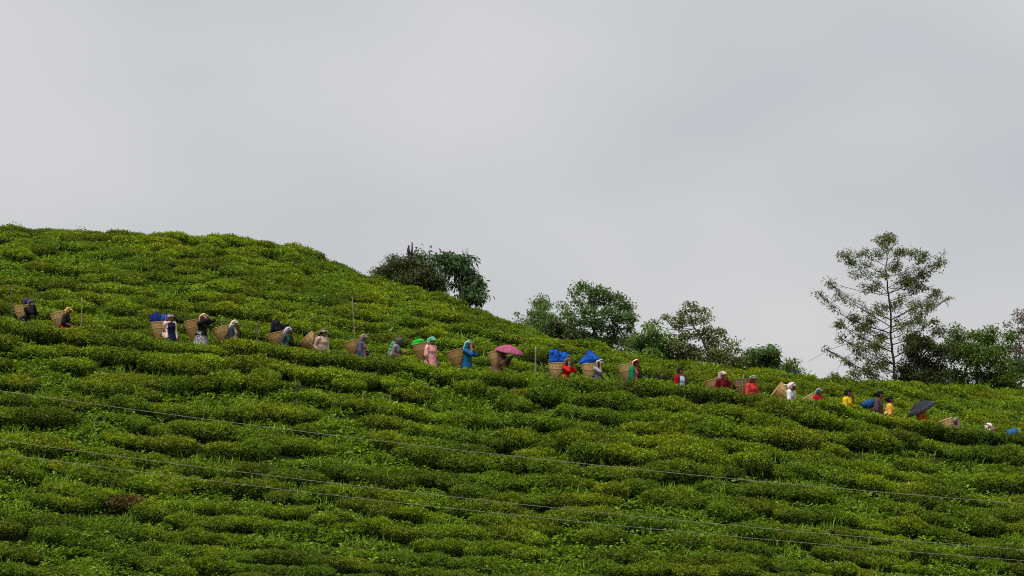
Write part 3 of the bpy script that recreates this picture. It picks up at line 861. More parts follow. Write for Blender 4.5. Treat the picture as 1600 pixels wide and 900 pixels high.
def stake(u_top, v_top, u_bot, label, rad=0.022, mat=M_STAKE, dy=0.52):
    Y = YP + dy
    t = at(u_top, v_top, Y); x0 = (u_bot - 800) / F * Y
    bz = float(ground(x0, Y)) - 0.1
    b = np.array([x0, Y, bz]); d = np.array(t) - b
    mb = MB(); n = 12
    ks = np.linspace(0, 1, n)
    pts = [d * k + np.array([0.008 * math.sin(7 * k + u_top), 0, 0]) * (1 if k > 0 else 0) for k in ks]
    mb.tube(pts, [rad * (1.1 - 0.45 * k) * (1.14 if i % 3 == 1 else 1.0) for i, k in enumerate(ks)], 8)
    o = mb.build("wooden_stake", mat, None, True); o.location = b
    tag(o, label, "stake", "stakes along the footpath")
stake(18, 446, 18, "dark stake at the left edge beside the picker in black", mat=M_STAKED, rad=0.026)
stake(127.5, 464, 127, "pale stake beside the picker with the yellow scarf", rad=0.020)
stake(346, 496, 348, "short stake tip behind the basket of the picker in navy", rad=0.02)
stake(402.5, 501, 402, "short dark stake between the navy jacket and the black bag", mat=M_STAKED, rad=0.026)
stake(550.5, 463, 557, "long thin leaning cane behind the grey jacketed picker's basket", rad=0.019)
stake(836.5, 541, 838, "pale wooden post right of the pink umbrella", rad=0.03)
stake(1033, 584, 1033, "short brown stake between the green cardigan and the boy", mat=M_STAKED, rad=0.024)
stake(1162, 585, 1162, "white tipped stake behind the grey brown basket", rad=0.02)
stake(1592.5, 668, 1594, "pale stake at the right edge beside the blue bundle", rad=0.03, dy=-0.3)

def fwire(pts, label, r=0.0072, dy=0.5):
    P = np.array([np.array(at(u, v, YP + dy)) for u, v in pts])
    c = P[0].copy()
    Q = []
    for i in range(len(P) - 1):
        for k in np.linspace(0, 1, 7)[:-1]:
            q = P[i] * (1 - k) + P[i + 1] * k; q[2] -= 0.05 * 4 * k * (1 - k) * 0.6; Q.append(q)
    Q.append(P[-1]); Q = np.array(Q)
    mb = MB(); mb.tube(Q - c, r, 5); o = mb.build("fence_wire", M_WIRE, None, True); o.location = c
    tag(o, label, "wire")
fwire([(-60, 446), (18, 447), (127, 473), (240, 492), (346, 502), (402, 504), (500, 520), (554, 527), (640, 536), (740, 548), (836, 562), (905, 579)], "dark fence wire strung from the left edge past the stakes")
fwire([(905, 581), (960, 586), (1033, 588), (1100, 595), (1162, 594), (1240, 606)], "dark fence wire behind the green cardigan and the boy")

def cable(pts, label, rad, Y=60.0, mat=M_CABLE):
    pts = np.array(pts, float)
    co = np.polyfit(pts[:, 0], pts[:, 1], 2)
    us = np.linspace(-900, 2500, 60)
    P = np.array([np.array(at(u, np.polyval(co, u), Y)) for u in us])
    c = P[30].copy()
    mb = MB(); mb.tube(P - c, rad, 6); o = mb.build("overhead_cable", mat, None, True); o.location = c
    tag(o, label, "cable", "overhead cables crossing the slope")
cable([(0, 611), (533, 681), (1066, 741), (1600, 787)], "topmost of the pale cables crossing in front of the slope", 0.0065)
cable([(0, 688), (533, 756), (1066, 814), (1600, 859)], "middle pale cable, upper of the close pair crossing the slope", 0.006)
cable([(0, 709), (533, 775), (1066, 831), (1600, 876)], "lowest pale cable, lower of the close pair crossing the slope", 0.006)

# ------------------------------------------------------------------ cloth, skin, wicker
def srgb(r, g, b):
    f = lambda c: ((c / 255 + 0.055) / 1.055) ** 2.4 if c > 10 else c / 255 / 12.92
    return (f(r), f(g), f(b))
_fab = {}
def fabric(rgb, pat=None, rgb2=(230, 225, 215), scale=30.0):
    key = (rgb, pat, rgb2, scale)
    if key in _fab: return _fab[key]
    m = bpy.data.materials.new("cloth")
    n, l = nodes_of(m)
    out = n.new("ShaderNodeOutputMaterial"); pb = n.new("ShaderNodeBsdfPrincipled")
    pb.inputs['Roughness'].default_value = 0.85; pb.inputs['Specular IOR Level'].default_value = 0.15
    tc = n.new("ShaderNodeTexCoord")
    no = n.new("ShaderNodeTexNoise"); no.inputs['Scale'].default_value = 9; no.inputs['Detail'].default_value = 4
    l.new(tc.outputs['Object'], no.inputs['Vector'])
    g_ = sum(rgb) / 3
    c = srgb(*[0.96 * (0.93 * x + 0.07 * g_) for x in rgb])
    rp = n.new("ShaderNodeValToRGB"); rp.color_ramp.elements[0].position = 0.3; rp.color_ramp.elements[1].position = 0.7
    rp.color_ramp.elements[0].color = (*[x * 0.8 for x in c], 1); rp.color_ramp.elements[1].color = (*[min(1, x * 1.12) for x in c], 1)
    l.new(no.outputs['Fac'], rp.inputs['Fac'])
    col = rp.outputs['Color']
    if pat:
        if pat == 'floral':
            t = n.new("ShaderNodeTexVoronoi"); t.inputs['Scale'].default_value = scale; l.new(tc.outputs['Object'], t.inputs['Vector'])
            fac = t.outputs['Distance']; lo, hi = 0.32, 0.38
        else:
            t = n.new("ShaderNodeTexWave"); t.inputs['Scale'].default_value = scale; t.inputs['Distortion'].default_value = 1.0
            t.bands_direction = 'Z' if pat == 'stripe' else 'DIAGONAL'
            l.new(tc.outputs['Object'], t.inputs['Vector']); fac = t.outputs['Fac']; lo, hi = 0.45, 0.55
        r2 = n.new("ShaderNodeValToRGB"); r2.color_ramp.elements[0].position = lo; r2.color_ramp.elements[1].position = hi
        r2.color_ramp.elements[0].color = (1, 1, 1, 1); r2.color_ramp.elements[1].color = (0, 0, 0, 1)
        l.new(fac, r2.inputs['Fac'])
        mx = n.new("ShaderNodeMixRGB"); mx.inputs['Color2'].default_value = (*srgb(*rgb2), 1)
        l.new(r2.outputs['Color'], mx.inputs['Fac']); l.new(col, mx.inputs['Color1']); col = mx.outputs['Color']
    l.new(col, pb.inputs['Base Color'])
    nb = n.new("ShaderNodeTexNoise"); nb.inputs['Scale'].default_value = 8; nb.inputs['Detail'].default_value = 3
    l.new(tc.outputs['Object'], nb.inputs['Vector'])
    bp = n.new("ShaderNodeBump"); bp.inputs['Strength'].default_value = 0.4; bp.inputs['Distance'].default_value = 0.04
    l.new(nb.outputs['Fac'], bp.inputs['Height']); l.new(bp.outputs['Normal'], pb.inputs['Normal'])
    l.new(pb.outputs[0], out.inputs['Surface'])
    _fab[key] = m
    return m
M_SKIN = plain_mat("skin", (0.155, 0.075, 0.045), col2=(0.20, 0.10, 0.062), scale=20, rough=0.6, spec=0.3)
M_EYE = plain_mat("eye_dark", (0.01, 0.008, 0.006), rough=0.3)
M_LIP = plain_mat("lip", (0.13, 0.04, 0.035), rough=0.5)
M_HAIR = plain_mat("hair", (0.008, 0.006, 0.005), rough=0.7, spec=0.08)
M_WICK = plain_mat("wicker", (0.33, 0.19, 0.065), col2=(0.64, 0.43, 0.18), scale=26, rough=0.75, bump=0.6, bscale=60, stretch=(1, 1, 2.2))
M_WICKD = plain_mat("wicker_grey", (0.13, 0.085, 0.05), col2=(0.24, 0.165, 0.095), scale=22, rough=0.8, bump=0.4, bscale=60, stretch=(1, 1, 2.2))
M_WICKL = plain_mat("wicker_pale", (0.33, 0.205, 0.08), col2=(0.62, 0.44, 0.21), scale=24, rough=0.75, bump=0.6, bscale=60, stretch=(1, 1, 2.2))
M_WICKB = plain_mat("wicker_brown", (0.24, 0.13, 0.045), col2=(0.50, 0.31, 0.12), scale=24, rough=0.75, bump=0.6, bscale=60, stretch=(1, 1, 2.2))
M_ROPE = plain_mat("rope", (0.07, 0.045, 0.025), rough=0.9)
M_STEEL = plain_mat("dull_steel", (0.25, 0.25, 0.26), rough=0.4)

def remesh(mb, voxel, name, mats, smooth_it=3, cut=None, thick=0.0):
    me = mb.mesh(name + "_raw", [M_SKIN])
    o = bpy.data.objects.new(name + "_raw", me); COL.objects.link(o)
    md = o.modifiers.new("r", 'REMESH'); md.mode = 'VOXEL'; md.voxel_size = voxel
    if smooth_it:
        s = o.modifiers.new("s", 'SMOOTH'); s.factor = 0.5; s.iterations = smooth_it
    dg = bpy.context.evaluated_depsgraph_get()
    ev = o.evaluated_get(dg)
    res = bpy.data.meshes.new_from_object(ev, depsgraph=dg)
    bpy.data.objects.remove(o); bpy.data.meshes.remove(me)
    n = len(res.vertices)
    v = np.empty(n * 3, np.float32); res.vertices.foreach_get("co", v); v = v.reshape(-1, 3)
    P = len(res.polygons); li = np.empty(len(res.loops), np.int32); res.loops.foreach_get("vertex_index", li)
    tot = np.empty(P, np.int32); res.polygons.foreach_get("loop_total", tot)
    bpy.data.meshes.remove(res)
    q = li.reshape(-1, 4) if (tot == 4).all() else None
    if q is None:
        st = np.concatenate([[0], np.cumsum(tot)[:-1]])
        q = np.array([li[s:s + 4] for s, t in zip(st, tot) if t == 4])
    if cut is not None:
        c = v[q].mean(1); q = q[~cut(c)]
    return v, q

def smoothstep(a, b, x):
    t = np.clip((x - a) / (b - a), 0, 1); return t * t * (3 - 2 * t)

class Rig:
    """walks toward +X; upright template 1.545 m tall, bent by lean (spine) and bow (head)"""
    def __init__(self, lean, bow):
        self.lean, self.bow = R(lean), R(bow)
    def T(self, p):
        p = np.atleast_2d(np.asarray(p, float)).copy()
        a = self.bow * smoothstep(1.29, 1.36, p[:, 2])
        x, z = p[:, 0], p[:, 2] - 1.31
        p[:, 0], p[:, 2] = x * np.cos(a) + z * np.sin(a), -x * np.sin(a) + z * np.cos(a) + 1.31
        a = self.lean * smoothstep(0.80, 1.02, p[:, 2])
        x, z = p[:, 0], p[:, 2] - 0.86
        p[:, 0], p[:, 2] = x * np.cos(a) + z * np.sin(a), -x * np.sin(a) + z * np.cos(a) + 0.86
        return p
    def bend(self, mb):
        mb.v = [self.T(v) for v in mb.v]
        return mb

ARM = {  # elbow, wrist offsets from the shoulder; y is outward
    'down': ((0.00, 0.05, -0.26), (0.08, 0.03, -0.48)),
    'waist': ((-0.05, 0.06, -0.25), (0.17, -0.02, -0.33)),
    'strap': ((0.19, 0.05, -0.13), (0.15, -0.05, 0.11)),
    'over': ((0.27, 0.03, 0.10), (0.07, -0.08, 0.24)),
    'fwd': ((0.13, 0.06, -0.21), (0.36, 0.02, -0.13)),
    'reach': ((0.10, 0.05, -0.24), (0.27, 0.03, -0.42)),
    'umb': ((0.10, 0.05, -0.24), (0.24, -0.06, -0.06)),
    'chin': ((0.14, 0.03, -0.21), (0.15, -0.09, 0.03)),
    'back': ((-0.12, 0.06, -0.22), (-0.02, 0.04, -0.42)),
}
def hand(mb, w, d, side, mat=0):
    d = unit(np.asarray(d, float)); s = unit(np.cross(d, np.array([0, 0, 1.0])) + 1e-6); n = np.cross(s, d)
    palm_e = w + d * 0.075
    mb.ellipsoid(w + d * 0.04, (0.045, 0.036, 0.016), np.stack([d, s, n], 1), 8, 6, mat)
    for k, L in enumerate((0.062, 0.072, 0.068, 0.052)):
        o = s * (k - 1.5) * 0.018
        a = palm_e + o - d * 0.01; b = a + d * L * 0.5 - n * 0.006; c = b + d * L * 0.38 - n * 0.022
        mb.tube([a, b, c], [0.0085, 0.008, 0.006], 6, mat)
    a = w + d * 0.02 + s * 0.03 * side; b = a + d * 0.03 + s * 0.025 * side; c = b + d * 0.03 - n * 0.008
    mb.tube([a, b, c], [0.010, 0.009, 0.006], 6, mat)

GRP = "tea pickers walking along the footpath"
def person(u, v_top, label, top, lean=8, bow=8, arms=('down', 'down'), sleeve=1.0, skirt=(60, 55, 60), hem=0.78, scarf=None, hair=False, jacket=None, jopen=0.03,
           trousers=None, dy=0.0, rz=-24, wide=1.12, bun=False, band=None, tail=0.12, skirt_pat=None):
    """top / jacket / scarf: fabric materials; returns key points in world space"""
    rig = Rig(lean, bow)
    rz = rz + 20 * math.sin(u * 1.7)
    Y = YP + dy
    X = (u - 800) / F * Y
    gz = float(ground(X, Y))
    # --- body
    mb = MB()
    mb.ellipsoid((0, 0, 0.86), (0.125, 0.165, 0.13)); mb.ellipsoid((0, 0, 0.98), (0.105, 0.14, 0.13)); mb.ellipsoid((0.01, 0, 1.12), (0.11, 0.155, 0.13)); mb.ellipsoid((0, 0, 1.23), (0.085, 0.165, 0.07))
    mb.capsule((0, 0, 1.24), 0.055, (0.015, 0, 1.36), 0.05)
    mb.ellipsoid((0.015, 0, 1.445), (0.092, 0.074, 0.10)); mb.ellipsoid((0.04, 0, 1.385), (0.06, 0.055, 0.06)); mb.ellipsoid((0.055, 0, 1.355), (0.035, 0.03, 0.022))
    mb.capsule((0.095, 0, 1.44), 0.012, (0.117, 0, 1.405), 0.016, 6)
    for s in (-1, 1): mb.ellipsoid((0.0, 0.076 * s, 1.425), (0.02, 0.012, 0.032), None, 6, 4)
    rig.bend(mb)
    S = {s: rig.T((0, 0.165 * s, 1.245))[0] for s in (-1, 1)}
    J = {}
    legs = {-1: ((0.15, -0.09, 0.44), (0.12, -0.09, 0.07)), 1: ((0.03, 0.09, 0.44), (-0.20, 0.09, 0.10))}
    for s, pose in ((-1, arms[0]), (1, arms[1])):
        e, w = ARM[pose]
        sg = np.array([1, s, 1])
        E, Wp = S[s] + np.array(e) * sg, S[s] + np.array(w) * sg
        J[s] = (S[s], E, Wp)
        mb.capsule(S[s], 0.052, E, 0.040); mb.capsule(E, 0.040, Wp, 0.027)
        k, a = legs[s]
        mb.capsule((0, 0.09 * s, 0.82), 0.085, k, 0.058); mb.capsule(k, 0.056, a, 0.036)
        mb.capsule((a[0] - 0.03, a[1], a[2] - 0.03), 0.034, (a[0] + 0.13, a[1], a[2] - 0.04 if s < 0 else a[2] - 0.06), 0.028)
    v, q = remesh(mb, 0.017, "body", None, 2)
    b = MB(); b.add(v, q, None, None, 0)
    for s in (-1, 1):
        hand(b, J[s][2], J[s][2] - J[s][1], -s)
        f = MB(); f.ellipsoid((0.094, 0.030 * s, 1.445), (0.012, 0.014, 0.009), None, 8, 6); f.ellipsoid((0.098, 0.032 * s, 1.463), (0.008, 0.020, 0.004), None, 6, 4); rig.bend(f)
        b.add(np.concatenate(f.v), np.concatenate(f.q), np.concatenate(f.t), None, 1)
    f = MB(); f.ellipsoid((0.098, 0, 1.375), (0.010, 0.022, 0.008), None, 8, 6); rig.bend(f)
    b.add(np.concatenate(f.v), np.concatenate(f.q), np.concatenate(f.t), None, 2)
    crown = rig.T((0.0, 0, 1.565 if (scarf or band) else 1.552))[0]
    sc = (at(u, v_top, Y).z - gz) / crown[2]
    cz_, sz_ = math.cos(R(rz)), math.sin(R(rz))
    off = -crown[0] * sc * wide * cz_
    root = empty("person", (X + off, Y, gz), R(rz))
    root.scale = (sc * wide, sc * wide, sc)
    tag(root, label, "person", GRP)
    b.build("body", [M_SKIN, M_EYE, M_LIP], root, True)
    # --- top: torso and sleeves in one surface
    def torso(inf, hem_z, sl, arms_on=True):
        t = MB()
        t.ellipsoid((0, 0, 0.98), (0.110 + inf, 0.145 + inf, 0.14)); t.ellipsoid((0.02, 0, 1.13), (0.118 + inf, 0.158 + inf, 0.13)); t.ellipsoid((0, 0, 1.22), (0.090 + inf, 0.165 + inf, 0.075 + inf * 0.5))
        nz = 7; th = np.arange(18) * 2 * np.pi / 18
        zs = np.linspace(1.05, hem_z, nz); rows = []
        for i, z in enumerate(zs):
            k = i / (nz - 1)
            rx, ry = 0.112 + inf + 0.055 * k, 0.148 + inf + 0.055 * k
            fold = 1 + 0.05 * k * np.sin(5 * th + u)
            rows.append(np.stack([rx * np.cos(th) * fold, ry * np.sin(th) * fold, np.full(18, z)], -1))
        vv = np.concatenate(rows + [[[0, 0, zs[0]]], [[0, 0, zs[-1]]]])
        qq = [[i * 18 + j, (i + 1) * 18 + j, (i + 1) * 18 + (j + 1) % 18, i * 18 + (j + 1) % 18] for i in range(nz - 1) for j in range(18)]
        k0 = nz * 18
        tt = [[j, (j + 1) % 18, k0] for j in range(18)] + [[(nz - 1) * 18 + (j + 1) % 18, (nz - 1) * 18 + j, k0 + 1] for j in range(18)]
        t.add(vv, qq, tt)
        t.capsule((0, 0, 1.25), 0.075 + inf * 0.6, (0.01, 0, 1.29), 0.062 + inf * 0.4)
        rig.bend(t)
        if arms_on:
            for s in (-1, 1):
                A, E, Wp = J[s]
                up = min(1, sl * 2)
                t.capsule(A, 0.062 + inf, A + (E - A) * up, 0.052 + inf * 0.8)
                if sl > 0.5: t.capsule(E, 0.052 + inf * 0.8, E + (Wp - E) * (sl - 0.5) * 1.9, 0.040 + inf * 0.7)
        return t
    t = torso(0.014, hem, sleeve if jacket is None else 0.3)
    v, q = remesh(t, 0.019, "top", None, 2)
    b = MB(); b.add(v, q); b.build("shirt", top, root, True)
    if jacket is not None:
        t = torso(0.032, hem + 0.06, sleeve)
        def cut(c):
            ax = np.interp(c[:, 2], [0.86, 1.3], [0, math.tan(rig.lean) * 0.44])
            return ((c[:, 0] - ax) > jopen) & (np.abs(c[:, 1]) < 0.15) & (c[:, 2] < 1.33)
        v, q = remesh(t, 0.019, "jacket", None, 2, cut)
        b = MB(); b.add(v, q); b.build("jacket", jacket, root, True)
    # --- lower garment
    if trousers is None:
        nz, sg = 10, 24; th = np.arange(sg) * 2 * np.pi / sg; rows = []
        for i, z in enumerate(np.linspace(1.0, 0.14, nz)):
            k = i / (nz - 1)
            rx = 0.125 + 0.10 * min(1, k * 2.0) + 0.02 * k; ry = 0.20 + 0.03 * k
            fold = 1 + 0.07 * k * np.sin(7 * th + u) + 0.03 * k * np.sin(11 * th)
            rows.append(np.stack([rx * np.cos(th) * fold - 0.02 * k, ry * np.sin(th) * fold, np.full(sg, z)], -1))
        mbs = MB(); mbs.add(np.concatenate(rows), [[i * sg + j, (i + 1) * sg + j, (i + 1) * sg + (j + 1) % sg, i * sg + (j + 1) % sg] for i in range(nz - 1) for j in range(sg)])
        rig.bend(mbs)
        mbs.build("skirt", fabric(skirt, skirt_pat) if isinstance(skirt, tuple) else skirt, root, True)
    else:
        t = MB(); t.ellipsoid((0, 0, 0.86), (0.14, 0.178, 0.14))
        for s in (-1, 1):
            k, a = legs[s]
            t.capsule((0, 0.09 * s, 0.82), 0.10, k, 0.078); t.capsule(k, 0.078, (a[0], a[1], a[2] + 0.05), 0.06)
        v, q = remesh(t, 0.02, "trousers", None, 2)
        b = MB(); b.add(v, q); b.build("trousers", fabric(trousers), root, True)
    # --- head cover
    def headcap(inf, face_x, face_z, drape, zc=1.45):
        h = MB(); h.ellipsoid((0.008, 0, zc), (0.098 + inf, 0.080 + inf, 0.102 + inf), None, 16, 12)
        if drape > 0:
            h.ellipsoid((-0.055, 0, 1.36), (0.055 + inf, 0.075 + inf, 0.11)); h.ellipsoid((-0.085, 0, 1.28), (0.04, 0.10, drape))
        def cut(c): return (c[:, 0] > face_x) & (c[:, 2] < face_z)
        v, q = remesh(h, 0.014, "cap", None, 2, cut)
        v = v + 0.005 * np.sin(v[:, [1, 2, 0]] * 70 + u) + 0.004 * np.sin(v[:, [2, 0, 1]] * 140)
        h2 = MB(); h2.add(rig.T(v), q); return h2
    if hair:
        h = headcap(0.006, 0.03, 1.475, 0, 1.452)
        if bun: h.ellipsoid(rig.T((-0.11, 0, 1.44))[0], (0.045, 0.045, 0.045))
        h.build("hair", M_HAIR, root, True)
    if scarf is not None:
        headcap(0.017, 0.03, 1.472, tail).build("headscarf", scarf, root, True)
    if band is not None:
        h = MB()
        th = np.linspace(0, 2 * np.pi, 25)[:-1]
        for dz_, rr in ((-0.022, 1.0), (0.022, 1.0)):
            pass
        rows = [np.stack([0.012 + (0.118) * np.cos(th), 0.100 * np.sin(th), 1.492 + dz_ + 0.035 * np.cos(th)], -1) for dz_ in (-0.024, 0, 0.024)]
        h.add(rig.T(np.concatenate(rows)), [[i * 24 + j, i * 24 + (j + 1) % 24, (i + 1) * 24 + (j + 1) % 24, (i + 1) * 24 + j] for i in range(2) for j in range(24)])
        h.build("headband", band, root, True)
    def M(p):
        p = np.asarray(p) * np.array([wide, wide, 1.0]) * sc
        return np.array([root.location.x + p[0] * cz_ - p[1] * sz_, Y + p[0] * sz_ + p[1] * cz_, gz + p[2]])
    return dict(root=root, sc=sc, Y=Y, crown=M(rig.T((0.03, 0, 1.566))[0]), side={s: M(rig.T((0.0, 0.108 * s, 1.47))[0]) for s in (-1, 1)},
                hand={s: M(J[s][2]) for s in (-1, 1)}, shoulder={s: M(S[s]) for s in (-1, 1)}, handdir={s: J[s][2] - J[s][1] for s in (-1, 1)})

GRB = "wicker baskets carried by the pickers"
def basket(rim, base, label, who=None, rw=13.0, bw=6.5, mat=M_WICK, strap=None, dy=0.0, seed=0):
    if mat is M_WICK: mat = (M_WICK, M_WICKL, M_WICK, M_WICKB)[int(rim[0] * 0.37) % 4]
    Y = YP + dy
    pr, pb_ = np.array(at(*rim, Y)), np.array(at(*base, Y))
    m = Y / F
    ax = pr - pb_; H = np.linalg.norm(ax); az = ax / H
    axx = unit(np.cross(np.array([0, 1.0, 0]), az)); ay = np.cross(az, axx)
    Rm = np.stack([axx, ay, az], 1)
    root = empty("wicker_basket", pb_); tag(root, label, "basket", GRB)
    r0, r1 = bw * m * 0.88, rw * m
    def rad(k): return r0 + (r1 - r0) * k ** 0.8 + 0.022 * math.sin(k * 3.14)
    seg, nz = 40, 22
    mb = MB(); rows = []
    th = np.arange(seg) * 2 * np.pi / seg
    for i in range(nz + 1):
        k = i / nz
        wv = 0.0045 * np.where((np.arange(seg) // 2 + i) % 2 == 0, 1, -1)
        rr = rad(k) + wv
        rows.append(np.stack([rr * np.cos(th), rr * np.sin(th), np.full(seg, k * H)], -1))
    for i in range(7):          # inner wall
        k = 1 - i / 6 * 0.9; rr = rad(k) - 0.016
        rows.append(np.stack([rr * np.cos(th), rr * np.sin(th), np.full(seg, k * H)], -1))
    nr = len(rows)
    vv = np.concatenate(rows + [[[0, 0, 0]], [[0, 0, 0.1 * H]]])
    qq = [[i * seg + j, i * seg + (j + 1) % seg, (i + 1) * seg + (j + 1) % seg, (i + 1) * seg + j] for i in range(nr - 1) for j in range(seg)]
    k0 = nr * seg
    tt = [[(j + 1) % seg, j, k0] for j in range(seg)] + [[(nr - 1) * seg + j, (nr - 1) * seg + (j + 1) % seg, k0 + 1] for j in range(seg)]
    mb.add(vv @ Rm.T, qq, tt)
    mb.build("weave", mat, root)
    a = np.linspace(0, 2 * np.pi, 25)
    def ring(k, rr, extra, name, mt):
        g = MB(); R_ = rad(k) + extra
        g.tube(np.stack([R_ * np.cos(a), R_ * np.sin(a), np.full(25, k * H)], -1) @ Rm.T, rr, 6, cap=False); return g.build(name, mt, root, True)
    ring(1.0, 0.014, 0.0, "rim", mat); ring(0.02, 0.012, 0.004, "base_ring", mat)
    g = MB()
    for j in range(14):
        an = j * 2 * math.pi / 14
        P = [((rad(k) + 0.006) * math.cos(an + 0.12 * k), (rad(k) + 0.006) * math.sin(an + 0.12 * k), k * H) for k in np.linspace(0.02, 1, 6)]
        g.tube(np.array(P) @ Rm.T, 0.006, 4, cap=False)
    g.build("stakes", M_WICK, root, True)
    ring(0.62, 0.008, 0.006, "hoop", M_WICK)
    # carrying rope slung round the basket: a V on each side
    g = MB()
    for s in (-1, 1):
        P = []
        for k in np.linspace(0, 1, 12):
            ang = (-0.25 + 1.75 * k) * s if s > 0 else -(-0.25 + 1.75 * k)
            hh = 0.86 - 0.72 * k
            R_ = rad(hh) + 0.014
            P.append((R_ * math.cos(ang), R_ * math.sin(ang), hh * H))
        g.tube(np.array(P) @ Rm.T, 0.013, 5)
    g.build("rope", M_ROPE, root, True)
    if who is not None:
        P = []
        sidep = {s: pb_ + Rm @ np.array([rad(0.8) * 0.9, s * rad(0.8) * 0.62, 0.8 * H]) for s in (-1, 1)}
        key = [sidep[-1], who['side'][-1] + np.array([-0.05, -0.01, 0.0]), who['side'][-1] + np.array([0.02, 0, 0.05]), who['crown'], who['side'][1] + np.array([0.02, 0, 0.05]), who['side'][1] + np.array([-0.05, 0.01, 0.0]), sidep[1]]
        wd = [0.020, 0.035, 0.046, 0.046, 0.046, 0.035, 0.020]
        P, Wd = [], []
        for i in range(len(key) - 1):
            for k in (0, 0.25, 0.5, 0.75):
                p = [key[max(i - 1, 0)], key[i], key[i + 1], key[min(i + 2, 6)]]
                P.append(0.5 * (2 * p[1] + (p[2] - p[0]) * k + (2 * p[0] - 5 * p[1] + 4 * p[2] - p[3]) * k * k + (3 * p[1] - p[0] - 3 * p[2] + p[3]) * k ** 3))
                Wd.append(wd[i] * (1 - k) + wd[i + 1] * k)
        P.append(key[-1]); Wd.append(wd[-1]); P = np.array(P); Wd = np.array(Wd)[:, None]
        tg = unit(np.gradient(P, axis=0)); outw = unit(P - (who['crown'] + who['side'][-1] + who['side'][1]) / 3 + np.array([0.03, 0, 0.12]))
        sd = unit(np.cross(tg, outw)); nn = unit(np.cross(sd, tg))
        P = P + nn * 0.004
        n = len(P)
        vv = np.concatenate([P + sd * Wd * 0.5, P - sd * Wd * 0.5, P + sd * Wd * 0.5 + nn * 0.006, P - sd * Wd * 0.5 + nn * 0.006]) - pb_
        qq = []
        for i in range(n - 1):
            for A, B in ((0, 1), (3, 2), (2, 0), (1, 3)):
                qq.append([A * n + i, B * n + i, B * n + i + 1, A * n + i + 1])
        g = MB(); g.add(vv, qq); g.build("head_strap", strap or fabric((120, 95, 60)), root, True)
    return root

def sheet(poly, label, mat, name="folded_sheet", dy=0.0, thick=0.07, seed=0, cat="sheet", folds=2):
    """a stiff folded tarpaulin standing in a basket: quad outline in photo pixels, with real thickness and creases"""
    r = np.random.default_rng(seed)
    Y = YP + dy
    c = [np.array(at(u, v, Y)) for u, v in poly]
    o = (c[0] + c[1] + c[2] + c[3]) / 4
    n = 15
    s, t = np.meshgrid(np.linspace(0, 1, n), np.linspace(0, 1, n))
    P = (c[0] * ((1 - s) * (1 - t))[..., None] + c[1] * (s * (1 - t))[..., None] + c[2] * (s * t)[..., None] + c[3] * ((1 - s) * t)[..., None]) - o
    edge = np.minimum(np.minimum(s, 1 - s), np.minimum(t, 1 - t))
    d = 0.05 * (vnoise(s * 5 + seed, t * 5, 1) - 0.5) + 0.05 * np.abs(((s * folds + 0.3 * t) % 1) - 0.5)
    prof = thick * 0.5 * np.sqrt(np.clip(edge * 5, 0.04, 1))
    jig = r.normal(0, 0.004, (n, n, 3))
    A = P + jig; B = P + jig
    A[..., 1] += -prof + d; B[..., 1] += prof + d
    idx = np.arange(n * n).reshape(n, n)
    q = np.stack([idx[:-1, :-1], idx[:-1, 1:], idx[1:, 1:], idx[1:, :-1]], -1).reshape(-1, 4)
    loop = list(idx[0, :]) + list(idx[1:, -1]) + list(idx[-1, -2::-1]) + list(idx[-2:0:-1, 0])
    q2 = q[:, ::-1] + n * n
    q3 = [[loop[i], loop[(i + 1) % len(loop)], loop[(i + 1) % len(loop)] + n * n, loop[i] + n * n] for i in range(len(loop))]
    mb = MB(); mb.add(np.concatenate([A.reshape(-1, 3), B.reshape(-1, 3)]), np.concatenate([q, q2, q3]))
    ob = mb.build(name, mat); ob.location = o
    tag(ob, label, cat, "bundles carried in the baskets")
    return ob

def bundle(u, v, ru, rv, label, mat, name="cloth_bundle", tilt=0.0, dy=0.0, seed=0, depth=0.7, cat="bundle", grp="bundles carried in the baskets"):
    """a stuffed lumpy bag, knotted at the top"""
    Y = YP + dy; m = Y / F
    c = at(u, v, Y)
    mb = MB(); mb.ellipsoid((0, 0, 0), (1, 1, 1), None, 24, 16)
    P = mb.v[0]
    r = 1 + 0.10 * np.sin(3 * P[:, 0] + 2.2 * P[:, 2] + seed) + 0.07 * np.sin(7 * P[:, 1] + 5 * P[:, 2] + seed * 2) + 0.05 * np.sin(9 * P[:, 0] + seed)
    flat = np.sign(P) * np.abs(P) ** 0.82
    P = flat * r[:, None] * np.array([ru * m, max(ru, 6) * m * depth, rv * m])
    ca, sa = math.cos(R(tilt)), math.sin(R(tilt))
    P = np.stack([P[:, 0] * ca + P[:, 2] * sa, P[:, 1], -P[:, 0] * sa + P[:, 2] * ca], -1)
    mb.v[0] = P
    o = mb.build(name, mat, None, True); o.location = c
    tag(o, label, cat, grp)
    return o

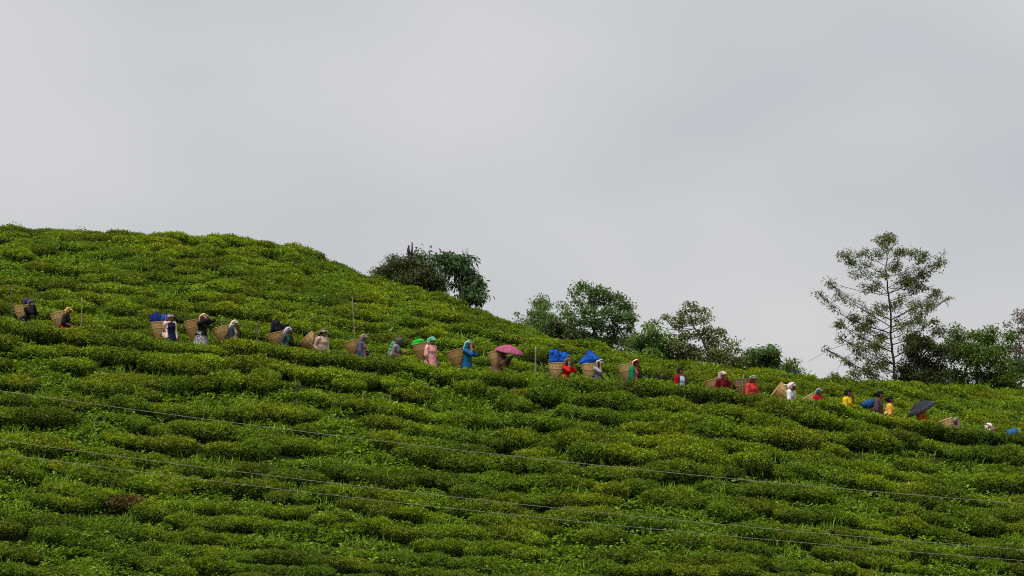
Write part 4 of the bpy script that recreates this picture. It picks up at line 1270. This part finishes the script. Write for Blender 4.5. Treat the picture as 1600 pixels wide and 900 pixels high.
def umbrella(apex, rim_l, rim_r, label, mat, matin, hand_pt, dy=0.0, trim=None):
    Y = YP + dy
    L, Rr, A = np.array(at(*rim_l, Y)), np.array(at(*rim_r, Y)), np.array(at(*apex, Y))
    c = (L + Rr) / 2; ax = unit(Rr - L); rad = np.linalg.norm(Rr - L) / 2
    up = unit(np.cross(ax, np.array([0, 1.0, 0]))); up = up if up[2] > 0 else -up
    # lean the far side up a little so the dome reads from the front
    ay = unit(np.array([0, 1.0, 0.10])); up = unit(up - ay * np.dot(up, ay)); h = max(np.dot(A - c, up), 0.12)
    Rm = np.stack([ax, ay, up], 1)
    root = empty("umbrella", c); tag(root, label, "umbrella")
    seg, nz = 48, 9
    rows = []
    th = np.arange(seg) * 2 * np.pi / seg
    for i in range(1, nz + 1):
        k = i / nz
        sc_ = 1 - 0.09 * k * np.abs(np.sin(4 * th)) ** 1.0
        z = h * (1 - k ** 2.1)
        sag = -0.16 * k * np.abs(np.sin(4 * th))
        rows.append(np.stack([rad * k * sc_ * np.cos(th), rad * k * sc_ * np.sin(th), z + sag * h * 0.5], -1))
    ztop = h
    scz = h / ztop
    V = np.concatenate(rows + [[[0, 0, ztop]]]); V[:, 2] *= scz
    q = [[i * seg + j, (i + 1) * seg + j, (i + 1) * seg + (j + 1) % seg, i * seg + (j + 1) % seg] for i in range(nz - 1) for j in range(seg)]
    t = [[(nz) * seg, j, (j + 1) % seg] for j in range(seg)]
    mb = MB(); mb.add(V @ Rm.T, q, t); o = mb.build("canopy", mat, root, True)
    sol = o.modifiers.new("thick", 'SOLIDIFY'); sol.thickness = 0.004
    for g in range(8):
        an = g * np.pi / 4
        P = [np.array([rad * k * math.cos(an), rad * k * math.sin(an), h * (1 - k ** 2.1) - 0.008]) for k in np.linspace(0.02, 1, 8)]
        mb = MB(); mb.tube(np.array(P) @ Rm.T, 0.003, 4); mb.build("rib", M_STEEL, root)
    hp = np.asarray(hand_pt) - c
    topp = Rm @ np.array([0, 0, h + 0.03])
    mb = MB(); mb.tube([topp, hp], 0.006, 6); mb.build("shaft", M_STEEL, root, True)
    d = unit(hp - topp)
    mb = MB(); mb.tube([hp - d * 0.06, hp + d * 0.05, hp + d * 0.08 + np.array([0.02, 0, 0])], 0.013, 8); mb.build("handle", M_EYE, root, True)
    if trim is not None:
        g = MB()
        for j in range(0, 90):
            an = j * 2 * np.pi / 90 + 0.02 * math.sin(j * 5.1)
            k = 0.74 + 0.10 * ((j * 7) % 5) / 4
            p = np.array([rad * k * math.cos(an), rad * k * math.sin(an), h * (1 - k ** 2.1) + 0.002])
            g.ellipsoid(Rm @ p, (0.009, 0.009, 0.004), Rm, 6, 4)
        g.build("printed_trim", trim, root)
    return root

# ------------------------------------------------------------------ the pickers, from left to right
WHITE = fabric((215, 208, 198)); JUTE = fabric((150, 125, 85))
p = person(49, 469, "picker in black with both arms raised at the far left", fabric((24, 24, 28)), 14, 14, ('strap', 'strap'), scarf=fabric((62, 62, 68)), skirt=(26, 26, 32), tail=0.0)
basket((35, 478), (37.5, 503), "basket on the leftmost picker, in black", p, 12.5, 6, strap=fabric((110, 105, 105)))
bundle(42, 472, 7, 6, "purple bundle in the leftmost basket", fabric((88, 62, 118), 'diag', (40, 36, 62), 6))
p = person(108, 480, "picker with yellow headscarf, black top and red skirt", fabric((28, 26, 30)), 8, 14, ('waist', 'waist'), sleeve=0.62, scarf=fabric((212, 172, 78)), skirt=(170, 28, 22), hem=0.86)
basket((91, 488.5), (96, 513), "basket of the picker in the yellow headscarf", p, 13, 6.5, strap=fabric((205, 165, 70)))
p = person(265, 491, "picker in cream cardigan and lilac cap", fabric((24, 28, 58)), 2, 2, ('back', 'down'), scarf=fabric((150, 120, 172)), jacket=fabric((232, 205, 190), 'floral', (205, 150, 140), 22), jopen=0.07, skirt=(28, 30, 56), band=WHITE, tail=0.0, hem=0.70)
basket((249, 503.5), (251, 529), "basket of the picker in cream, holding blue sheets", p, 12.5, 7, strap=fabric((140, 110, 165)))
sheet([(233, 494), (246, 486.5), (252, 502), (237, 507)], "dark blue folded sheet in the cream clad picker's basket", fabric((26, 44, 136)), seed=3, folds=1)
sheet([(252, 491), (259, 490), (260.5, 502), (252, 503)], "small bright blue sheet beside the dark blue one", fabric((32, 88, 200)), seed=4, dy=0.06, folds=1)
p = person(318, 490, "picker in black shirt holding both arms over the head", fabric((26, 26, 32)), 4, 8, ('over', 'over'), sleeve=0.55, scarf=fabric((150, 92, 66)), skirt=(118, 112, 126), skirt_pat='floral', hem=0.88, band=fabric((225, 190, 180)), tail=0.0)
basket((300, 501), (305.5, 529), "basket of the picker with arms over the head", p, 12.5, 6.5, strap=fabric((220, 190, 180)))
p = person(366.5, 500, "picker in navy jacket over a floral dress", fabric((196, 184, 160), 'floral', (150, 60, 60), 26), 5, 8, ('down', 'chin'), scarf=fabric((215, 205, 185)), jacket=fabric((42, 52, 76)), jopen=0.02, skirt=(190, 180, 158), skirt_pat='floral')
basket((346, 511), (351, 532), "basket of the picker in the navy jacket", p, 14, 7.5, strap=fabric((222, 214, 196)))
p = person(452, 511, "picker in dark grey jacket over a teal top", fabric((16, 140, 112)), 12, 12, ('back', 'chin'), scarf=fabric((108, 78, 140), 'diag', (215, 205, 220), 16), jacket=fabric((70, 72, 74)), jopen=0.0, skirt=(20, 120, 96))
basket((431, 520), (436, 541), "basket stuffed with a black bag", p, 13, 7, strap=fabric((200, 195, 200)))
sheet([(424.5, 500.5), (437, 499.5), (439, 518), (421.5, 521)], "black plastic bag standing in the basket", fabric((32, 32, 40)), "plastic_bag", seed=5, cat="bag", thick=0.2)
sheet([(437, 507), (453, 506), (449, 514), (438, 519)], "loose black flap of plastic beside the purple scarf", fabric((34, 36, 48)), "plastic_flap", seed=6, cat="bag", dy=0.1)
p = person(506, 514, "picker in beige blouse with black cap and white band", fabric((196, 164, 146)), 4, 8, ('back', 'down'), sleeve=0.8, scarf=fabric((26, 24, 28)), band=WHITE, skirt=(150, 125, 112), hem=0.72, tail=0.0)
basket((478, 527.5), (491, 540), "round basket tipped back on the beige clad picker", p, 14, 9, strap=JUTE)
p = person(569.5, 522, "picker in grey blue jacket and pale knitted cap", fabric((150, 105, 110)), 6, 10, ('down', 'waist'), scarf=fabric((212, 200, 192), 'diag', (120, 85, 80), 10), jacket=fabric((78, 82, 104)), jopen=0.05, skirt=(70, 74, 92), tail=0.0)
basket((551, 533), (555, 554), "basket of the picker in the grey blue jacket", p, 12.5, 7.5, strap=JUTE)
p = person(626, 527.5, "picker with green sack, sleeveless lilac grey top and arms stretched forward", fabric((128, 128, 148)), 16, 10, ('waist', 'fwd'), sleeve=0.12, hair=True, scarf=fabric((82, 84, 90)), skirt=(132, 138, 156), hem=0.84, tail=0.0)
bundle(613, 546, 6.5, 13, "green striped sack on the back of the lilac clad picker", fabric((52, 104, 66), 'diag', (104, 150, 110), 5), "sack", tilt=24, seed=2, cat="sack")
p = person(676, 526.5, "picker in pink shirt with mint green headscarf", fabric((228, 152, 152), 'floral', (238, 185, 182), 14), 3, 12, ('down', 'down'), sleeve=0.55, scarf=fabric((118, 205, 160)), trousers=(26, 24, 28), hem=0.64)
basket((657, 537), (662, 562), "basket of the picker in the pink shirt", p, 12.5, 7, strap=fabric((120, 215, 165)))
bundle(652, 536, 9.5, 5, "bright green plastic bag in the pink shirted picker's basket", fabric((24, 190, 62)), "plastic_bag", tilt=-18, seed=5, cat="bag")
p = person(732, 532, "picker in blue tunic with both hands at the head", fabric((20, 88, 138)), 3, 4, ('strap', 'strap'), sleeve=0.62, scarf=fabric((52, 150, 168)), trousers=(24, 24, 30), hem=0.62, band=fabric((150, 180, 185)))
basket((711, 547.5), (718, 574), "basket of the picker in the blue tunic", p, 13.5, 7, strap=fabric((150, 190, 200)))
p = person(791, 544, "picker in brown under the pink umbrella", fabric((112, 74, 58)), 22, 8, ('umb', 'umb'), scarf=fabric((48, 36, 32)), skirt=(120, 84, 66), hem=0.9, tail=0.0)
basket((773, 549), (780, 576), "basket half hidden by the pink umbrella", p, 12.5, 7)
umbrella((794, 538.5), (771.5, 545.5), (819, 555.5), "pink patterned umbrella held over the picker in brown", fabric((158, 74, 102), 'floral', (172, 92, 120), 30), None, p['hand'][-1], dy=-0.12)
p = person(889, 560, "picker in bright red sweater with brown scarf", fabric((205, 24, 18)), 8, 10, ('strap', 'strap'), scarf=fabric((104, 82, 76)), skirt=(190, 140, 40), hem=0.78, sleeve=0.75)
basket((870, 567.5), (871, 592), "basket of the red sweater picker, with upright blue sheets", p, 13, 9, strap=JUTE)
sheet([(858, 546.5), (873, 544.5), (874, 568), (858, 569)], "tall blue sheet standing in the red sweater picker's basket", fabric((28, 84, 196)), seed=8, thick=0.12)
sheet([(873, 550), (889, 550), (885, 566), (873, 568)], "smaller blue sheet behind the tall one", fabric((34, 98, 212)), seed=9, dy=0.1)
p = person(939, 562, "picker in grey tee shirt reaching forward, with white headband", fabric((148, 150, 158)), 16, 10, ('strap', 'reach'), sleeve=0.42, scarf=fabric((58, 56, 60)), band=WHITE, skirt=(26, 28, 40), hem=0.9, tail=0.0)
basket((922, 568.5), (923.5, 594), "basket with a tilted blue sheet, on the grey shirted picker", p, 13, 8.5, strap=WHITE)
sheet([(903.5, 567), (921, 545), (941, 563), (911, 571)], "large blue sheet tilted corner up in a basket", fabric((30, 92, 204)), seed=10, thick=0.12)
p = person(994.5, 561.5, "picker in green cardigan and pink sari with dark red cap", fabric((205, 92, 100)), 5, 14, ('down', 'chin'), scarf=fabric((122, 18, 28)), jacket=fabric((14, 120, 72)), jopen=0.03, skirt=(200, 96, 100), tail=0.02)
basket((977, 569.5), (983, 595), "basket of the picker in the green cardigan", p, 12.5, 7, strap=fabric((232, 205, 180)))
p = person(1063, 574.5, "boy with short black hair in a red jersey", fabric((165, 210, 220)), 2, 0, ('down', 'down'), sleeve=0.6, hair=True, trousers=(40, 44, 60), jacket=fabric((150, 16, 32)), jopen=0.07)
p = person(1130, 580, "picker in maroon with white patterned headscarf", fabric((112, 12, 32)), 8, 4, ('waist', 'chin'), scarf=fabric((225, 205, 190), 'floral', (180, 80, 80), 20), skirt=(90, 16, 30))
basket((1112, 593.5), (1119, 617), "mostly hidden basket of the picker in maroon", p, 12, 7, strap=WHITE)
p = person(1178, 586.5, "picker in coral top with orange headscarf", fabric((212, 62, 60)), 6, 12, ('down', 'down'), scarf=fabric((212, 72, 22)), skirt=(190, 60, 58), band=fabric((120, 190, 150)))
basket((1160, 592.5), (1162, 618), "grey brown upright basket of the coral clad picker", p, 11.5, 8, M_WICKD, strap=fabric((120, 190, 150)))
p = person(1239, 597.5, "picker in white shirt with white headscarf", fabric((226, 226, 230)), 12, 12, ('down', 'chin'), scarf=fabric((228, 210, 210), 'floral', (200, 140, 150), 20), skirt=(180, 180, 186))
basket((1213, 608), (1232, 622), "basket tipped well back behind the picker in white", p, 13.5, 9.5, strap=WHITE)
p = person(1281, 606.5, "picker in red with teal cap", fabric((178, 16, 26)), 6, 10, ('down', 'down'), scarf=fabric((60, 140, 140)), skirt=(150, 16, 26), tail=0.0)
basket((1259, 621), (1271, 640), "low basket of the picker with the teal cap", p, 13, 8, strap=fabric((190, 160, 120)))
p = person(1325, 608.5, "walker in plain yellow shirt holding a hand near the face", fabric((236, 196, 12)), 6, 2, ('down', 'chin'), sleeve=0.55, hair=True, trousers=(50, 50, 60))
p = person(1375, 611, "walker in striped maroon and grey shirt", fabric((104, 84, 92), 'stripe', (58, 40, 52), 12), 10, 0, ('down', 'down'), sleeve=0.6, hair=True, bun=True, skirt=(70, 60, 66))
bundle(1357, 631, 10.5, 6.5, "blue cloth backpack on the walker in stripes", fabric((28, 78, 138)), "backpack", tilt=-20, seed=3, cat="backpack", grp=None)
p = person(1390.5, 619, "walker in yellow flowered blouse with tied hair", fabric((232, 166, 34), 'floral', (236, 190, 170), 12), 4, 0, ('down', 'down'), sleeve=0.5, hair=True, bun=True, skirt=(60, 40, 44), dy=-0.16)
p = person(1441, 633, "walker in orange under the black umbrella", fabric((206, 104, 24)), 4, 4, ('umb', 'down'), hair=True, skirt=(200, 100, 26))
umbrella((1436, 627.5), (1418, 651.5), (1463.5, 629.5), "black umbrella with silver trim held tilted backward", fabric((44, 46, 54)), None, p['hand'][-1], dy=-0.1, trim=fabric((170, 172, 178)))
p = person(1494, 652.5, "nearly hidden picker with grey cap right of the black umbrella", fabric((96, 84, 80)), 10, 10, ('strap', 'down'), scarf=fabric((122, 132, 138)), skirt=(70, 66, 66), tail=0.0)
basket((1475, 656.5), (1484, 680), "sunken basket showing only its rim near the right edge", p, 12.5, 8, strap=JUTE)
p = person(1545, 661, "rightmost picker in white raising a bare arm", fabric((226, 220, 222)), 10, 10, ('over', 'over'), sleeve=0.3, scarf=fabric((232, 226, 230)), skirt=(120, 116, 120), tail=0.0)
bundle(1582, 676, 8, 6, "blue bundle beside the stake at the right edge", fabric((36, 104, 176)), "cloth_bundle", tilt=0, seed=4)
